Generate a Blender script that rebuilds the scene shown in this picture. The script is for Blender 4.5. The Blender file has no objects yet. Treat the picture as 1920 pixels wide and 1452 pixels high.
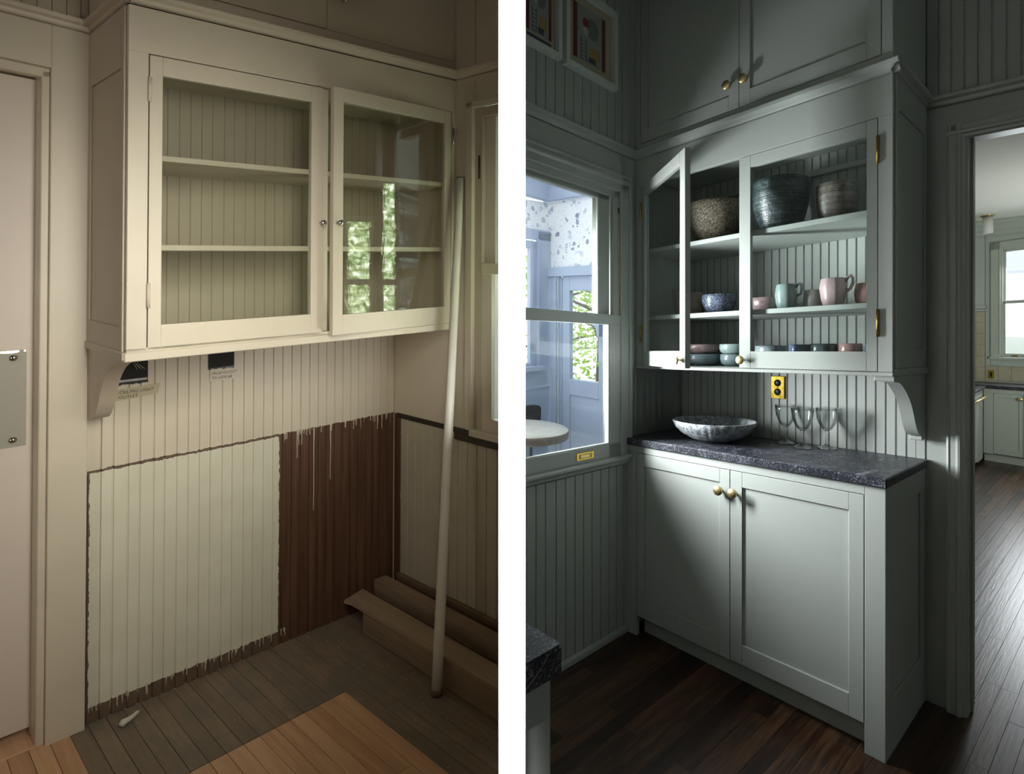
import bpy, math, random
from mathutils import Vector, Matrix
PI = math.pi
rnd = random.Random(7)
SC = bpy.context.scene
COL = SC.collection

# ---------------------------------------------------------------- camera, world, lights, exposure
CAM_Z = 1.6246677585938987
cd = bpy.data.cameras.new('camera'); cam = bpy.data.objects.new('camera', cd); COL.objects.link(cam)
cam.location = (0, 0, CAM_Z); cam.rotation_euler = (PI/2, 0, 0)
cd.sensor_fit = 'HORIZONTAL'; cd.sensor_width = 36; cd.lens = 36*1120/1920; cd.shift_y = -164/1920
cd.clip_start = 0.05; cd.clip_end = 200
SC.camera = cam
SC.view_settings.view_transform = 'Standard'; SC.view_settings.look = 'None'
SC.view_settings.exposure = 0.0; SC.view_settings.gamma = 1.0; SC.view_settings.use_curve_mapping = False
SC.cycles.use_denoising = True
SC.cycles.max_bounces = 14; SC.cycles.diffuse_bounces = 5; SC.cycles.transparent_max_bounces = 16; SC.cycles.transmission_bounces = 14
SC.cycles.sample_clamp_indirect = 6; SC.cycles.caustics_reflective = False; SC.cycles.caustics_refractive = False

w = bpy.data.worlds.new('world'); SC.world = w; w.use_nodes = True
w.node_tree.nodes['Background'].inputs[0].default_value = (0.86, 0.93, 1.0, 1)
w.node_tree.nodes['Background'].inputs[1].default_value = 2.6

def area(name, loc, target, size, power, color=(1, 1, 1), spread=180, size_y=None):
    l = bpy.data.lights.new(name, 'AREA'); l.energy = power; l.color = color
    l.shape = 'RECTANGLE'; l.size = size; l.size_y = size_y or size; l.spread = math.radians(spread)
    o = bpy.data.objects.new(name, l); COL.objects.link(o); o.location = loc
    o.rotation_euler = (Vector(target)-Vector(loc)).to_track_quat('-Z', 'Y').to_euler()
    return o
# daylight of the old room: windows to the right of the camera, low and warm
area('daylight_old_room', (-0.05, 0.96, 1.78), (-1.28, 2.30, 1.28), 0.45, 10.5, (1.0, 0.97, 0.89), 86, 1.0)
area('old_room_side_fill', (-0.036, 2.26, 1.20), (-0.9, 2.62, 1.75), 0.10, 2.0, (0.98, 0.99, 1.0), 120, 0.3)  # added fill below the panes, brightens the right cabinet door
area('daylight_old_window', (-0.10, 3.15, 1.9), (-0.05, 2.75, 1.7), 0.10, 5, (1, 1, 1), 120, 1.2)
area('daylight_old_door', (-2.2, -1.2, 1.7), (-1.95, 2.0, 1.6), 0.6, 2.8, (1.0, 0.90, 0.84), 70, 1.0)
# daylight of the new room: it comes in through the sash window beside the cabinet
area('daylight_window', (0.040, 2.80, 1.43), (1.20, 2.10, 1.40), 0.13, 44, (0.94, 0.965, 1.0), 112, 0.76)
area('new_room_fill', (1.6, -1.6, 2.0), (1.2, 2.6, 0.9), 1.0, 0.35, (0.88, 0.95, 0.86), 120, 1.0)  # added fill from behind the camera, not through the window
# lamps added out of view to whiten the end of the partition
area('end_fill_top', (0, 0.30, 3.15), (0, 0.60, 1.65), 0.012, 1.6, (1, 1, 1), 10, 0.05)
area('end_fill_bottom', (0, 0.30, 0.08), (0, 0.60, 1.60), 0.012, 1.6, (1, 1, 1), 10, 0.05)

# ---------------------------------------------------------------- the two rooms: slightly out of square, levels drift a little
class Room:
    def __init__(s, p, cx0):
        s.p = p; a, b, c = p[:3]
        ca, sa, cb, sb, cc, sc = math.cos(a), math.sin(a), math.cos(b), math.sin(b), math.cos(c), math.sin(c)
        Ry = Matrix(((ca, 0, sa), (0, 1, 0), (-sa, 0, ca))); Rx = Matrix(((1, 0, 0), (0, cb, -sb), (0, sb, cb)))
        Rz = Matrix(((cc, -sc, 0), (sc, cc, 0), (0, 0, 1)))
        B = Matrix(((1, 0, 0), (0, 0, -1), (0, 1, 0))); C = Matrix(((1, 0, 0), (0, 0, 1), (0, -1, 0)))
        s.M = C @ (Rz @ Rx @ Ry @ B); s.t = C @ Vector(p[3:6]) + Vector((0, 0, CAM_Z)); s.cx0 = cx0
    def __call__(s, x, y, z):
        p = s.p
        xc = max(s.cx0, min(1.6, x)); yc = max(-2.2, min(0., y))
        return s.M @ Vector((x+p[6]*y, y, z+p[7]*x+p[8]*y+z*(p[9]*xc+p[10]*yc))) + s.t
OLD = Room([-0.8105229374613183, -0.006905873573599848, 0.004041415134612972, -0.6295240040479203, 1.5749254092685603, 3.1663508529331517,
            -0.0265641742958495, -0.004167571749592019, -0.00034115525816382863, 0.037277423720349374, 0.027440879539324132], -1.75)
NEW = Room([0.8441678112511002, 0.001312896435268247, -3.468198895291413e-05, 0.9308409145449271, 1.6246677585938987, 3.2662195843421835,
            -0.00712352467047216, -0.0007719971757948603, -0.0012212119124372102, 0.04841682524515361, -0.04511859340413171], 0.0)
PLAIN = lambda x, y, z: Vector((x, y, z))

# ---------------------------------------------------------------- materials
def nt(name):
    m = bpy.data.materials.new(name); m.use_nodes = True
    n = m.node_tree; b = n.nodes['Principled BSDF']
    return m, n, b
def node(n, t, **k):
    o = n.nodes.new(t)
    for a, v in k.items():
        if a.startswith('i_'): o.inputs[int(a[2:]) if a[2:].isdigit() else a[2:].replace('_', ' ')].default_value = v
        else: setattr(o, a, v)
    return o
def rc(n, scale=(1, 1, 1)):
    a = node(n, 'ShaderNodeAttribute', attribute_name='rc')
    mp = node(n, 'ShaderNodeMapping'); mp.inputs['Scale'].default_value = scale
    n.links.new(a.outputs['Vector'], mp.inputs[0]); return mp.outputs[0]
def noise(n, vec, scale, detail=3, rough=.55, dist=0):
    o = node(n, 'ShaderNodeTexNoise'); o.inputs['Scale'].default_value = scale; o.inputs['Detail'].default_value = detail
    o.inputs['Roughness'].default_value = rough; o.inputs['Distortion'].default_value = dist
    n.links.new(vec, o.inputs['Vector']); return o.outputs['Fac']
def ramp(n, fac, stops):
    r = node(n, 'ShaderNodeValToRGB'); e = r.color_ramp.elements
    while len(e) < len(stops): e.new(.5)
    for q, (p, c) in zip(e, stops): q.position = p; q.color = (*c, 1) if len(c) == 3 else c
    n.links.new(fac, r.inputs[0]); return r.outputs[0]
def mix(n, fac, a, b):
    o = node(n, 'ShaderNodeMix', data_type='RGBA')
    for s, v in ((o.inputs[0], fac), (o.inputs[6], a), (o.inputs[7], b)):
        if hasattr(v, 'is_linked') or isinstance(v, bpy.types.NodeSocket): n.links.new(v, s)
        else: s.default_value = v if isinstance(v, float) else (*v, 1)
    return o.outputs[2]
def math_(n, op, a, b=None, c=None):
    o = node(n, 'ShaderNodeMath', operation=op)
    for i, v in enumerate((a, b, c)):
        if v is None: continue
        if isinstance(v, bpy.types.NodeSocket): n.links.new(v, o.inputs[i])
        else: o.inputs[i].default_value = v
    return o.outputs[0]
def bump(n, b, fac, strength, dist=.002):
    o = node(n, 'ShaderNodeBump'); o.inputs['Strength'].default_value = strength; o.inputs['Distance'].default_value = dist
    n.links.new(fac, o.inputs['Height']); n.links.new(o.outputs[0], b.inputs['Normal']); return o
def mul(c, k): return tuple(min(1, v*k) for v in c)

def paint(name, col, rough=.45, var=.06, bumps=.12, scale=14):
    m, n, b = nt(name); v = rc(n)
    f = noise(n, v, scale/4, 4)
    c = ramp(n, f, ((.3, mul(col, 1-var)), (.7, mul(col, 1+var))))
    n.links.new(c, b.inputs['Base Color']); b.inputs['Roughness'].default_value = rough
    v2 = rc(n, (60, 60, 6)); bump(n, b, noise(n, v2, 1.5, 2), bumps, .0012)
    return m
def plain(name, col, rough=.5, metal=0., emit=0., spec=None):
    m, n, b = nt(name); b.inputs['Base Color'].default_value = (*col, 1); b.inputs['Roughness'].default_value = rough
    b.inputs['Metallic'].default_value = metal
    if emit: b.inputs['Emission Color'].default_value = (*col, 1); b.inputs['Emission Strength'].default_value = emit
    if spec is not None: b.inputs['Specular IOR Level'].default_value = spec
    return m
def metal(name, col, rough=.3, var=.25):
    m, n, b = nt(name); v = rc(n); f = noise(n, v, 60, 4)
    n.links.new(ramp(n, f, ((.3, mul(col, 1-var)), (.7, col))), b.inputs['Base Color'])
    b.inputs['Metallic'].default_value = 1.; b.inputs['Roughness'].default_value = rough
    return m
def wood(name, c0, c1, c2, rough=.4, along=(1, .06, 1), scale=45, per=.35, bumps=.25, dirt=None):
    m, n, b = nt(name)
    oi = node(n, 'ShaderNodeObjectInfo'); rv = oi.outputs['Random']
    a = node(n, 'ShaderNodeAttribute', attribute_name='rc')
    mp = node(n, 'ShaderNodeMapping'); mp.inputs['Scale'].default_value = along
    cmb = node(n, 'ShaderNodeCombineXYZ'); n.links.new(math_(n, 'MULTIPLY', rv, 17.), cmb.inputs[2]); n.links.new(math_(n, 'MULTIPLY', rv, 5.), cmb.inputs[0])
    n.links.new(cmb.outputs[0], mp.inputs['Location']); n.links.new(a.outputs['Vector'], mp.inputs[0])
    f1 = noise(n, mp.outputs[0], scale, 5, .6, .6); f2 = noise(n, mp.outputs[0], scale*.22, 3, .5, 1.2)
    f = math_(n, 'ADD', math_(n, 'MULTIPLY', f1, .6), math_(n, 'MULTIPLY', f2, .4))
    f = math_(n, 'ADD', f, math_(n, 'MULTIPLY', math_(n, 'SUBTRACT', rv, .5), per))
    c = ramp(n, f, ((.3, c0), (.5, c1), (.7, c2)))
    if dirt:
        d = noise(n, rc(n), 5.5, 6, .65, .3); c = mix(n, ramp(n, d, ((.45, (0, 0, 0)), (.65, (.8, .8, .8)))), c, dirt)
    n.links.new(c, b.inputs['Base Color']); b.inputs['Roughness'].default_value = rough
    bump(n, b, f1, bumps, .001)
    return m
def glass_pane(name, tint=(.93, .97, .95), wavy=.25, refl=1.0):
    m, n, b = nt(name); n.nodes.remove(b)
    out = n.nodes['Material Output']; tr = node(n, 'ShaderNodeBsdfTransparent'); tr.inputs[0].default_value = (*tint, 1)
    gl = node(n, 'ShaderNodeBsdfGlossy'); gl.inputs['Roughness'].default_value = .01
    lw = node(n, 'ShaderNodeLayerWeight')                    # Schlick reflectance, the same from both sides of the pane
    f = math_(n, 'MULTIPLY_ADD', math_(n, 'POWER', lw.outputs['Facing'], 5.), .80*refl, .042*refl); mx = node(n, 'ShaderNodeMixShader')
    bp = node(n, 'ShaderNodeBump'); bp.inputs['Strength'].default_value = wavy; bp.inputs['Distance'].default_value = .006
    n.links.new(noise(n, rc(n, (1.6, 1.6, .7)), 9, 2, .5, .8), bp.inputs['Height'])
    n.links.new(bp.outputs[0], gl.inputs['Normal'])
    n.links.new(f, mx.inputs[0]); n.links.new(tr.outputs[0], mx.inputs[1]); n.links.new(gl.outputs[0], mx.inputs[2])
    n.links.new(mx.outputs[0], out.inputs['Surface'])
    return m
def glaze(name, stops, scale=40, rough=.25, rings=0, bumps=.4, dist=.5, stretch=(1, 1, 1)):
    m, n, b = nt(name); v = rc(n, stretch)
    f = noise(n, v, scale, 6, .7, dist)
    if rings:
        g = noise(n, rc(n, (4, 4, rings)), 1., 4, .6, .4); f = math_(n, 'ADD', math_(n, 'MULTIPLY', f, .5), math_(n, 'MULTIPLY', g, .5))
    n.links.new(ramp(n, f, stops), b.inputs['Base Color']); b.inputs['Roughness'].default_value = rough
    bump(n, b, f, bumps, .003)
    return m

M = {}
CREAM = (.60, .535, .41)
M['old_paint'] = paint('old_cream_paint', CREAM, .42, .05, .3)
M['old_paint_upper'] = paint('old_cream_paint_dim', (.46, .39, .29), .5, .05, .3)  # cream darkened in colour for the light falling off towards the top
M['old_paint_shaded'] = paint('old_cream_paint_shaded', (.46, .39, .29), .45, .05, .3)  # cream darkened in colour for the side turned away from the light
M['old_door'] = paint('old_door_paint', (.64, .56, .47), .5, .03, .15)
M['sage'] = paint('sage_green_paint', (.37, .395, .365), .34, .02, .15)
M['sage_inner'] = paint('sage_green_paint_inside', (.37, .40, .37), .42, .02, .15)
M['porch_blue'] = paint('pale_blue_paint', (.42, .49, .62), .5, .02, .1)
M['kitchen_paint'] = paint('kitchen_pale_green_paint', (.46, .50, .45), .45, .02, .1)
M['ceiling'] = paint('ceiling_paint', (.66, .66, .60), .7, .02, .1)
M['white'] = plain('white_partition_paint', (.95, .95, .95), .8, spec=.1)
M['white_frame'] = paint('white_frame_paint', (.62, .66, .62), .4, .02, .1)
M['dark'] = plain('dark_void', (.012, .011, .010), .8)
M['brass'] = metal('brushed_brass', (.88, .70, .34), .38, .12)
M['gold'] = metal('polished_brass', (.95, .66, .10), .22, .35)
M['old_brass'] = metal('antique_brass', (.50, .36, .13), .4, .5)
M['chrome'] = metal('nickel_knob', (.62, .60, .58), .12, .1)
M['steel'] = metal('dull_steel', (.42, .40, .37), .35, .3)
M['black'] = plain('black_plastic', (.012, .012, .012), .35)
M['glass'] = glass_pane('wavy_old_glass', (.975, .985, .96), .12, 2.2)
M['glass_new'] = glass_pane('cabinet_glass', (.97, .985, .98), .18, 1.0)
M['glass_window'] = glass_pane('window_glass', (.97, .98, .98), .15, .8)
M['plate_glass'] = glass_pane('push_plate_glass', (.93, .95, .94), .1, 1.6)
M['tape'] = plain('masking_tape', (.47, .41, .27), .6)
M['ink'] = plain('marker_ink', (.02, .018, .015), .6)
M['oak'] = wood('new_oak_floor', (.46, .25, .13), (.57, .33, .18), (.68, .42, .245), .42, per=.30)
M['old_floor'] = wood('old_grey_floor', (.15, .108, .072), (.21, .155, .105), (.27, .20, .14), .6, per=.10, bumps=.12, dirt=(.14, .125, .095))
M['dark_floor'] = wood('dark_stained_oak_floor', (.014, .007, .0045), (.042, .020, .011), (.125, .062, .030), .30, per=.26, bumps=.5, scale=85)
M['board'] = wood('raw_board', (.16, .11, .07), (.25, .175, .11), (.33, .24, .155), .7, per=.35)
M['trim_board'] = wood('brown_baseboard', (.10, .06, .035), (.15, .095, .055), (.20, .13, .08), .6, per=.2)
M['dark_rail'] = wood('dark_rail_wood', (.015, .010, .007), (.035, .024, .016), (.07, .05, .035), .5, per=.2)
M['pole'] = paint('chipped_white_pole_paint', (.60, .56, .47), .35, .08, .5)
M['leaf'] = plain('leaf_green', (.36, .52, .05), .6)
M['bark'] = plain('bark', (.10, .08, .06), .9)
M['rope'] = wood('sash_rope', (.20, .15, .09), (.36, .29, .18), (.5, .42, .28), .9, along=(1, 1, 4), scale=80)

# painted beadboard of the old niche: cream above the rail line, pale panel below, bare brown wood where the counter stood
def niche():
    m, n, b = nt('patchy_painted_beadboard')
    a = node(n, 'ShaderNodeAttribute', attribute_name='rc'); sp = node(n, 'ShaderNodeSeparateXYZ'); n.links.new(a.outputs['Vector'], sp.inputs[0])
    X, Y, Z = sp.outputs
    fine = noise(n, rc(n), 30, 4, .6)                      # ragged edge
    dr = noise(n, rc(n, (70, 70, .6)), 1.6, 3, .6)          # drips: narrow in x, long in z
    drip = math_(n, 'MULTIPLY', math_(n, 'MAXIMUM', math_(n, 'SUBTRACT', dr, .60), 0.), .9)
    rag = math_(n, 'MULTIPLY', math_(n, 'SUBTRACT', fine, .5), .022)
    z1 = math_(n, 'ADD', math_(n, 'ADD', Z, rag), math_(n, 'MULTIPLY', drip, math_(n, 'GREATER_THAN', X, -.62)))
    top = math_(n, 'GREATER_THAN', z1, .977)
    z2 = math_(n, 'ADD', math_(n, 'ADD', Z, rag), math_(n, 'MULTIPLY', drip, .7))
    x2 = math_(n, 'ADD', X, rag)
    pan = math_(n, 'MULTIPLY', math_(n, 'MULTIPLY', math_(n, 'GREATER_THAN', z2, .060), math_(n, 'LESS_THAN', math_(n, 'ADD', Z, rag), .966)),
                math_(n, 'MULTIPLY', math_(n, 'GREATER_THAN', x2, -1.346), math_(n, 'LESS_THAN', x2, -.628)))
    # the right wall's pale panel, its colour darkened for the shade there
    rw = math_(n, 'MULTIPLY', math_(n, 'MULTIPLY', math_(n, 'LESS_THAN', math_(n, 'ADD', Y, rag), -.055), math_(n, 'LESS_THAN', Z, .955)), math_(n, 'GREATER_THAN', X, -.03))
    g = noise(n, rc(n, (40, 40, 1.5)), 1.2, 4, .6)
    brown = ramp(n, g, ((.3, (.062, .028, .015)), (.55, (.105, .050, .027)), (.75, (.15, .075, .042))))
    base = ramp(n, g, ((.3, (.10, .062, .038)), (.7, (.16, .105, .065))))
    brown = mix(n, math_(n, 'LESS_THAN', X, -.628), brown, base)
    v = noise(n, rc(n), 6, 4)
    cream = ramp(n, v, ((.3, mul(CREAM, .97)), (.7, mul(CREAM, 1.05))))
    pale = ramp(n, v, ((.3, (.62, .60, .46)), (.7, (.68, .66, .52))))
    c = mix(n, pan, brown, pale); c = mix(n, rw, c, ramp(n, v, ((.3, (.42, .38, .28)), (.7, (.48, .44, .33))))); c = mix(n, top, c, cream)
    n.links.new(c, b.inputs['Base Color']); b.inputs['Roughness'].default_value = .5
    bump(n, b, noise(n, rc(n, (60, 60, 6)), 1.5, 2), .35, .0012)
    return m
M['niche'] = niche()

def granite():
    m, n, b = nt('dark_granite'); v = rc(n)
    f = noise(n, v, 150, 3, .8); g = noise(n, v, 22, 4)
    f = math_(n, 'ADD', math_(n, 'MULTIPLY', f, .8), math_(n, 'MULTIPLY', g, .2))
    vein = noise(n, rc(n, (1, .35, 1)), 2.6, 3, .5, 1.5)
    c = ramp(n, f, ((.44, (.006, .007, .011)), (.53, (.026, .029, .038)), (.62, (.19, .20, .23))))
    k = math_(n, 'LESS_THAN', math_(n, 'ABSOLUTE', math_(n, 'SUBTRACT', vein, .52)), .0020)
    c = mix(n, math_(n, 'MULTIPLY', k, .6), c, (.32, .32, .33))
    n.links.new(c, b.inputs['Base Color']); b.inputs['Roughness'].default_value = .38
    bump(n, b, f, .15, .001); return m
M['granite'] = granite()

def wallpaper():
    m, n, b = nt('shell_wallpaper'); c = None
    v = rc(n)
    dis = noise(n, v, 9, 2); add = node(n, 'ShaderNodeVectorMath', operation='MULTIPLY_ADD')
    cm = node(n, 'ShaderNodeCombineXYZ'); n.links.new(dis, cm.inputs[0]); n.links.new(noise(n, rc(n, (1, 1, 1.7)), 12, 2), cm.inputs[2]); n.links.new(dis, cm.inputs[1])
    n.links.new(cm.outputs[0], add.inputs[0]); add.inputs[1].default_value = (.09, .09, .09); n.links.new(v, add.inputs[2])
    vo = node(n, 'ShaderNodeTexVoronoi'); vo.inputs['Scale'].default_value = 19; n.links.new(add.outputs[0], vo.inputs['Vector'])
    blob = math_(n, 'LESS_THAN', vo.outputs['Distance'], .35)
    vo2 = node(n, 'ShaderNodeTexVoronoi'); vo2.inputs['Scale'].default_value = 42; n.links.new(add.outputs[0], vo2.inputs['Vector'])
    blob2 = math_(n, 'LESS_THAN', vo2.outputs['Distance'], .24)
    sp = node(n, 'ShaderNodeSeparateColor'); n.links.new(vo.outputs['Color'], sp.inputs[0])
    tone = ramp(n, sp.outputs[0], ((0, (.16, .18, .28)), (.35, (.42, .47, .58)), (1, (.68, .72, .78))))
    fill = ramp(n, noise(n, v, 90, 3), ((.42, (.9, .9, .9)), (.55, (0, 0, 0))))
    c = mix(n, math_(n, 'MULTIPLY', blob, .85), (.92, .92, .93), tone)
    c = mix(n, math_(n, 'MULTIPLY', blob2, .5), c, (.5, .55, .66))
    n.links.new(c, b.inputs['Base Color']); b.inputs['Roughness'].default_value = .7
    return m
M['wallpaper'] = wallpaper()

def picture(name, seed):
    # a generic child's drawing on cream paper: chequered red side bands, ladder, grey cloud, yellow house
    m, n, b = nt(name)
    a = node(n, 'ShaderNodeAttribute', attribute_name='uvp'); sp = node(n, 'ShaderNodeSeparateXYZ'); n.links.new(a.outputs['Vector'], sp.inputs[0])
    U, V, _ = sp.outputs
    def box(u0, u1, v0, v1):
        return math_(n, 'MULTIPLY', math_(n, 'MULTIPLY', math_(n, 'GREATER_THAN', U, u0), math_(n, 'LESS_THAN', U, u1)),
                     math_(n, 'MULTIPLY', math_(n, 'GREATER_THAN', V, v0), math_(n, 'LESS_THAN', V, v1)))
    def disc(u, v, r, asp=1.0):
        du = math_(n, 'SUBTRACT', U, u); dv = math_(n, 'MULTIPLY', math_(n, 'SUBTRACT', V, v), asp)
        return math_(n, 'LESS_THAN', math_(n, 'ADD', math_(n, 'MULTIPLY', du, du), math_(n, 'MULTIPLY', dv, dv)), r*r)
    ck = node(n, 'ShaderNodeTexChecker'); ck.inputs['Scale'].default_value = 46.; n.links.new(a.outputs['Vector'], ck.inputs[0])
    c = (.42, .38, .27)
    c = mix(n, box(.20, .80, .18, .84), c, (.30, .32, .29))
    c = mix(n, box(.26, .72, .18, .34), c, (.30, .31, .29))
    c = mix(n, disc(.55, .62, .13), c, (.16, .19, .18))
    c = mix(n, disc(.42, .66, .06), c, (.22, .05, .04))
    c = mix(n, disc(.42, .56, .05), c, (.45, .44, .40))
    c = mix(n, box(.50, .70, .26, .40), c, (.34, .25, .08)); c = mix(n, box(.48, .62, .20, .27), c, (.07, .08, .08))
    for k in range(6): c = mix(n, box(.33, .44, .20+.045*k, .208+.045*k), c, (.05, .05, .05))
    c = mix(n, box(.325, .338, .19, .47), c, (.05, .05, .05)); c = mix(n, box(.432, .445, .19, .47), c, (.05, .05, .05))
    band = math_(n, 'MAXIMUM', box(.18, .26, .18, .84), box(.74, .81, .18, .84))
    red = mix(n, ck.outputs['Fac'], (.18, .025, .02), (.10, .03, .03))
    c = mix(n, band, c, red)
    if seed: c = mix(n, box(.20, .80, .10, .15), c, (.08, .09, .10)); 
    n.links.new(c, b.inputs['Base Color']); b.inputs['Roughness'].default_value = .8
    return m
M['picture1'] = picture('drawing_with_ladder', 0); M['picture2'] = picture('drawing_with_checks', 1)

def lit_pane(name, strength):  # garden view and its daylight put into the emission colour
    m, n, b = nt(name); v = rc(n)
    f = noise(n, v, 34, 5, .7, .4)
    c = ramp(n, f, ((.34, (.02, .05, .015)), (.47, (.14, .22, .08)), (.56, (.42, .52, .32)), (.64, (.9, .92, .9))))
    b.inputs['Base Color'].default_value = (.02, .02, .02, 1)
    n.links.new(c, b.inputs['Emission Color']); b.inputs['Emission Strength'].default_value = strength
    return m
M['lit_pane'] = lit_pane('glowing_garden_pane', 10.)
M['lamp_shade'] = plain('frosted_lamp_glass', (.75, .74, .70), .5)
M['tile'] = glaze('cream_tile', ((.3, (.40, .36, .27)), (.7, (.50, .46, .36))), 9, .18, bumps=.1)
M['siding'] = paint('white_siding', (.85, .87, .9), .6, .02, .1)
M['roof'] = plain('grey_shingle', (.45, .45, .47), .9)
M['ground'] = plain('pale_paving', (.75, .75, .72), .9)
M['table_stone'] = glaze('pale_table_stone', ((.3, (.55, .52, .42)), (.7, (.72, .70, .62))), 12, .4, bumps=.1)
M['table_edge'] = glaze('brown_table_edge', ((.3, (.09, .06, .045)), (.7, (.22, .15, .11))), 40, .6)
M['goblet'] = glass_pane('clear_crystal', (.97, .98, .98), .0, 1.6)
for q in M['goblet'].node_tree.nodes:                        # cut crystal mirrors more towards its edges
    if q.type == 'MATH' and q.operation == 'POWER': q.inputs[1].default_value = 2.4
_n = M['goblet'].node_tree; _lw = node(_n, 'ShaderNodeLayerWeight')
for q in list(_n.nodes):                                      # the glass is thicker along the edge of view
    if q.type == 'BSDF_TRANSPARENT': _n.links.new(ramp(_n, _lw.outputs['Facing'], ((.35, (.97, .98, .98)), (.75, (.70, .73, .73)), (.97, (.25, .28, .28)))), q.inputs[0])
for k, st, sc, ro, ri, bu in (
    ('bowl_speckle', ((.40, (.03, .03, .04)), (.48, (.15, .13, .10)), (.55, (.34, .26, .14)), (.62, (.42, .39, .33))), 150, .5, 0, 1.0),
    ('bowl_teal', ((.36, (.008, .012, .013)), (.50, (.035, .052, .053)), (.64, (.13, .18, .175))), 60, .28, 130, 1.0),
    ('bowl_taupe', ((.36, (.03, .027, .024)), (.47, (.14, .12, .10)), (.66, (.27, .24, .21))), 60, .3, 130, .9),
    ('bowl_grey', ((.34, (.05, .055, .06)), (.5, (.22, .24, .25)), (.66, (.46, .49, .50))), 55, .35, 0, 1.),
    ('bowl_blue', ((.38, (.02, .026, .05)), (.50, (.06, .075, .115)), (.66, (.24, .27, .31))), 110, .25, 0, .5),
    ('cup_teal', ((.3, (.17, .24, .23)), (.7, (.24, .32, .305))), 20, .3, 0, .3),
    ('cup_pink', ((.3, (.36, .26, .26)), (.7, (.46, .35, .35))), 25, .3, 0, .3),
    ('cup_rose', ((.3, (.27, .15, .14)), (.7, (.34, .20, .18))), 25, .22, 0, .3),
    ('cup_dark', ((.3, (.04, .06, .07)), (.7, (.12, .15, .16))), 30, .2, 0, .3),
    ('cup_white', ((.3, (.36, .35, .32)), (.7, (.52, .50, .46))), 25, .35, 0, .3),
    ('cup_mauve', ((.3, (.15, .10, .10)), (.7, (.30, .21, .21))), 35, .3, 0, .4),
    ('cup_brown', ((.3, (.13, .11, .09)), (.7, (.26, .22, .19))), 50, .4, 0, .4),
    ('cup_cream', ((.3, (.48, .44, .32)), (.7, (.62, .58, .44))), 15, .3, 0, .2),
    ('bowl_slate', ((.3, (.11, .15, .155)), (.7, (.16, .21, .215))), 30, .25, 0, .2),
    ('plate_blue', ((.3, (.05, .08, .14)), (.7, (.09, .13, .21))), 30, .2, 0, .2),
    ('plate_dark', ((.3, (.03, .045, .045)), (.7, (.06, .08, .08))), 30, .2, 0, .2)):
    M[k] = glaze(k.replace('_', ' ')+' glaze', st, sc, ro, ri, bu)

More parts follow.
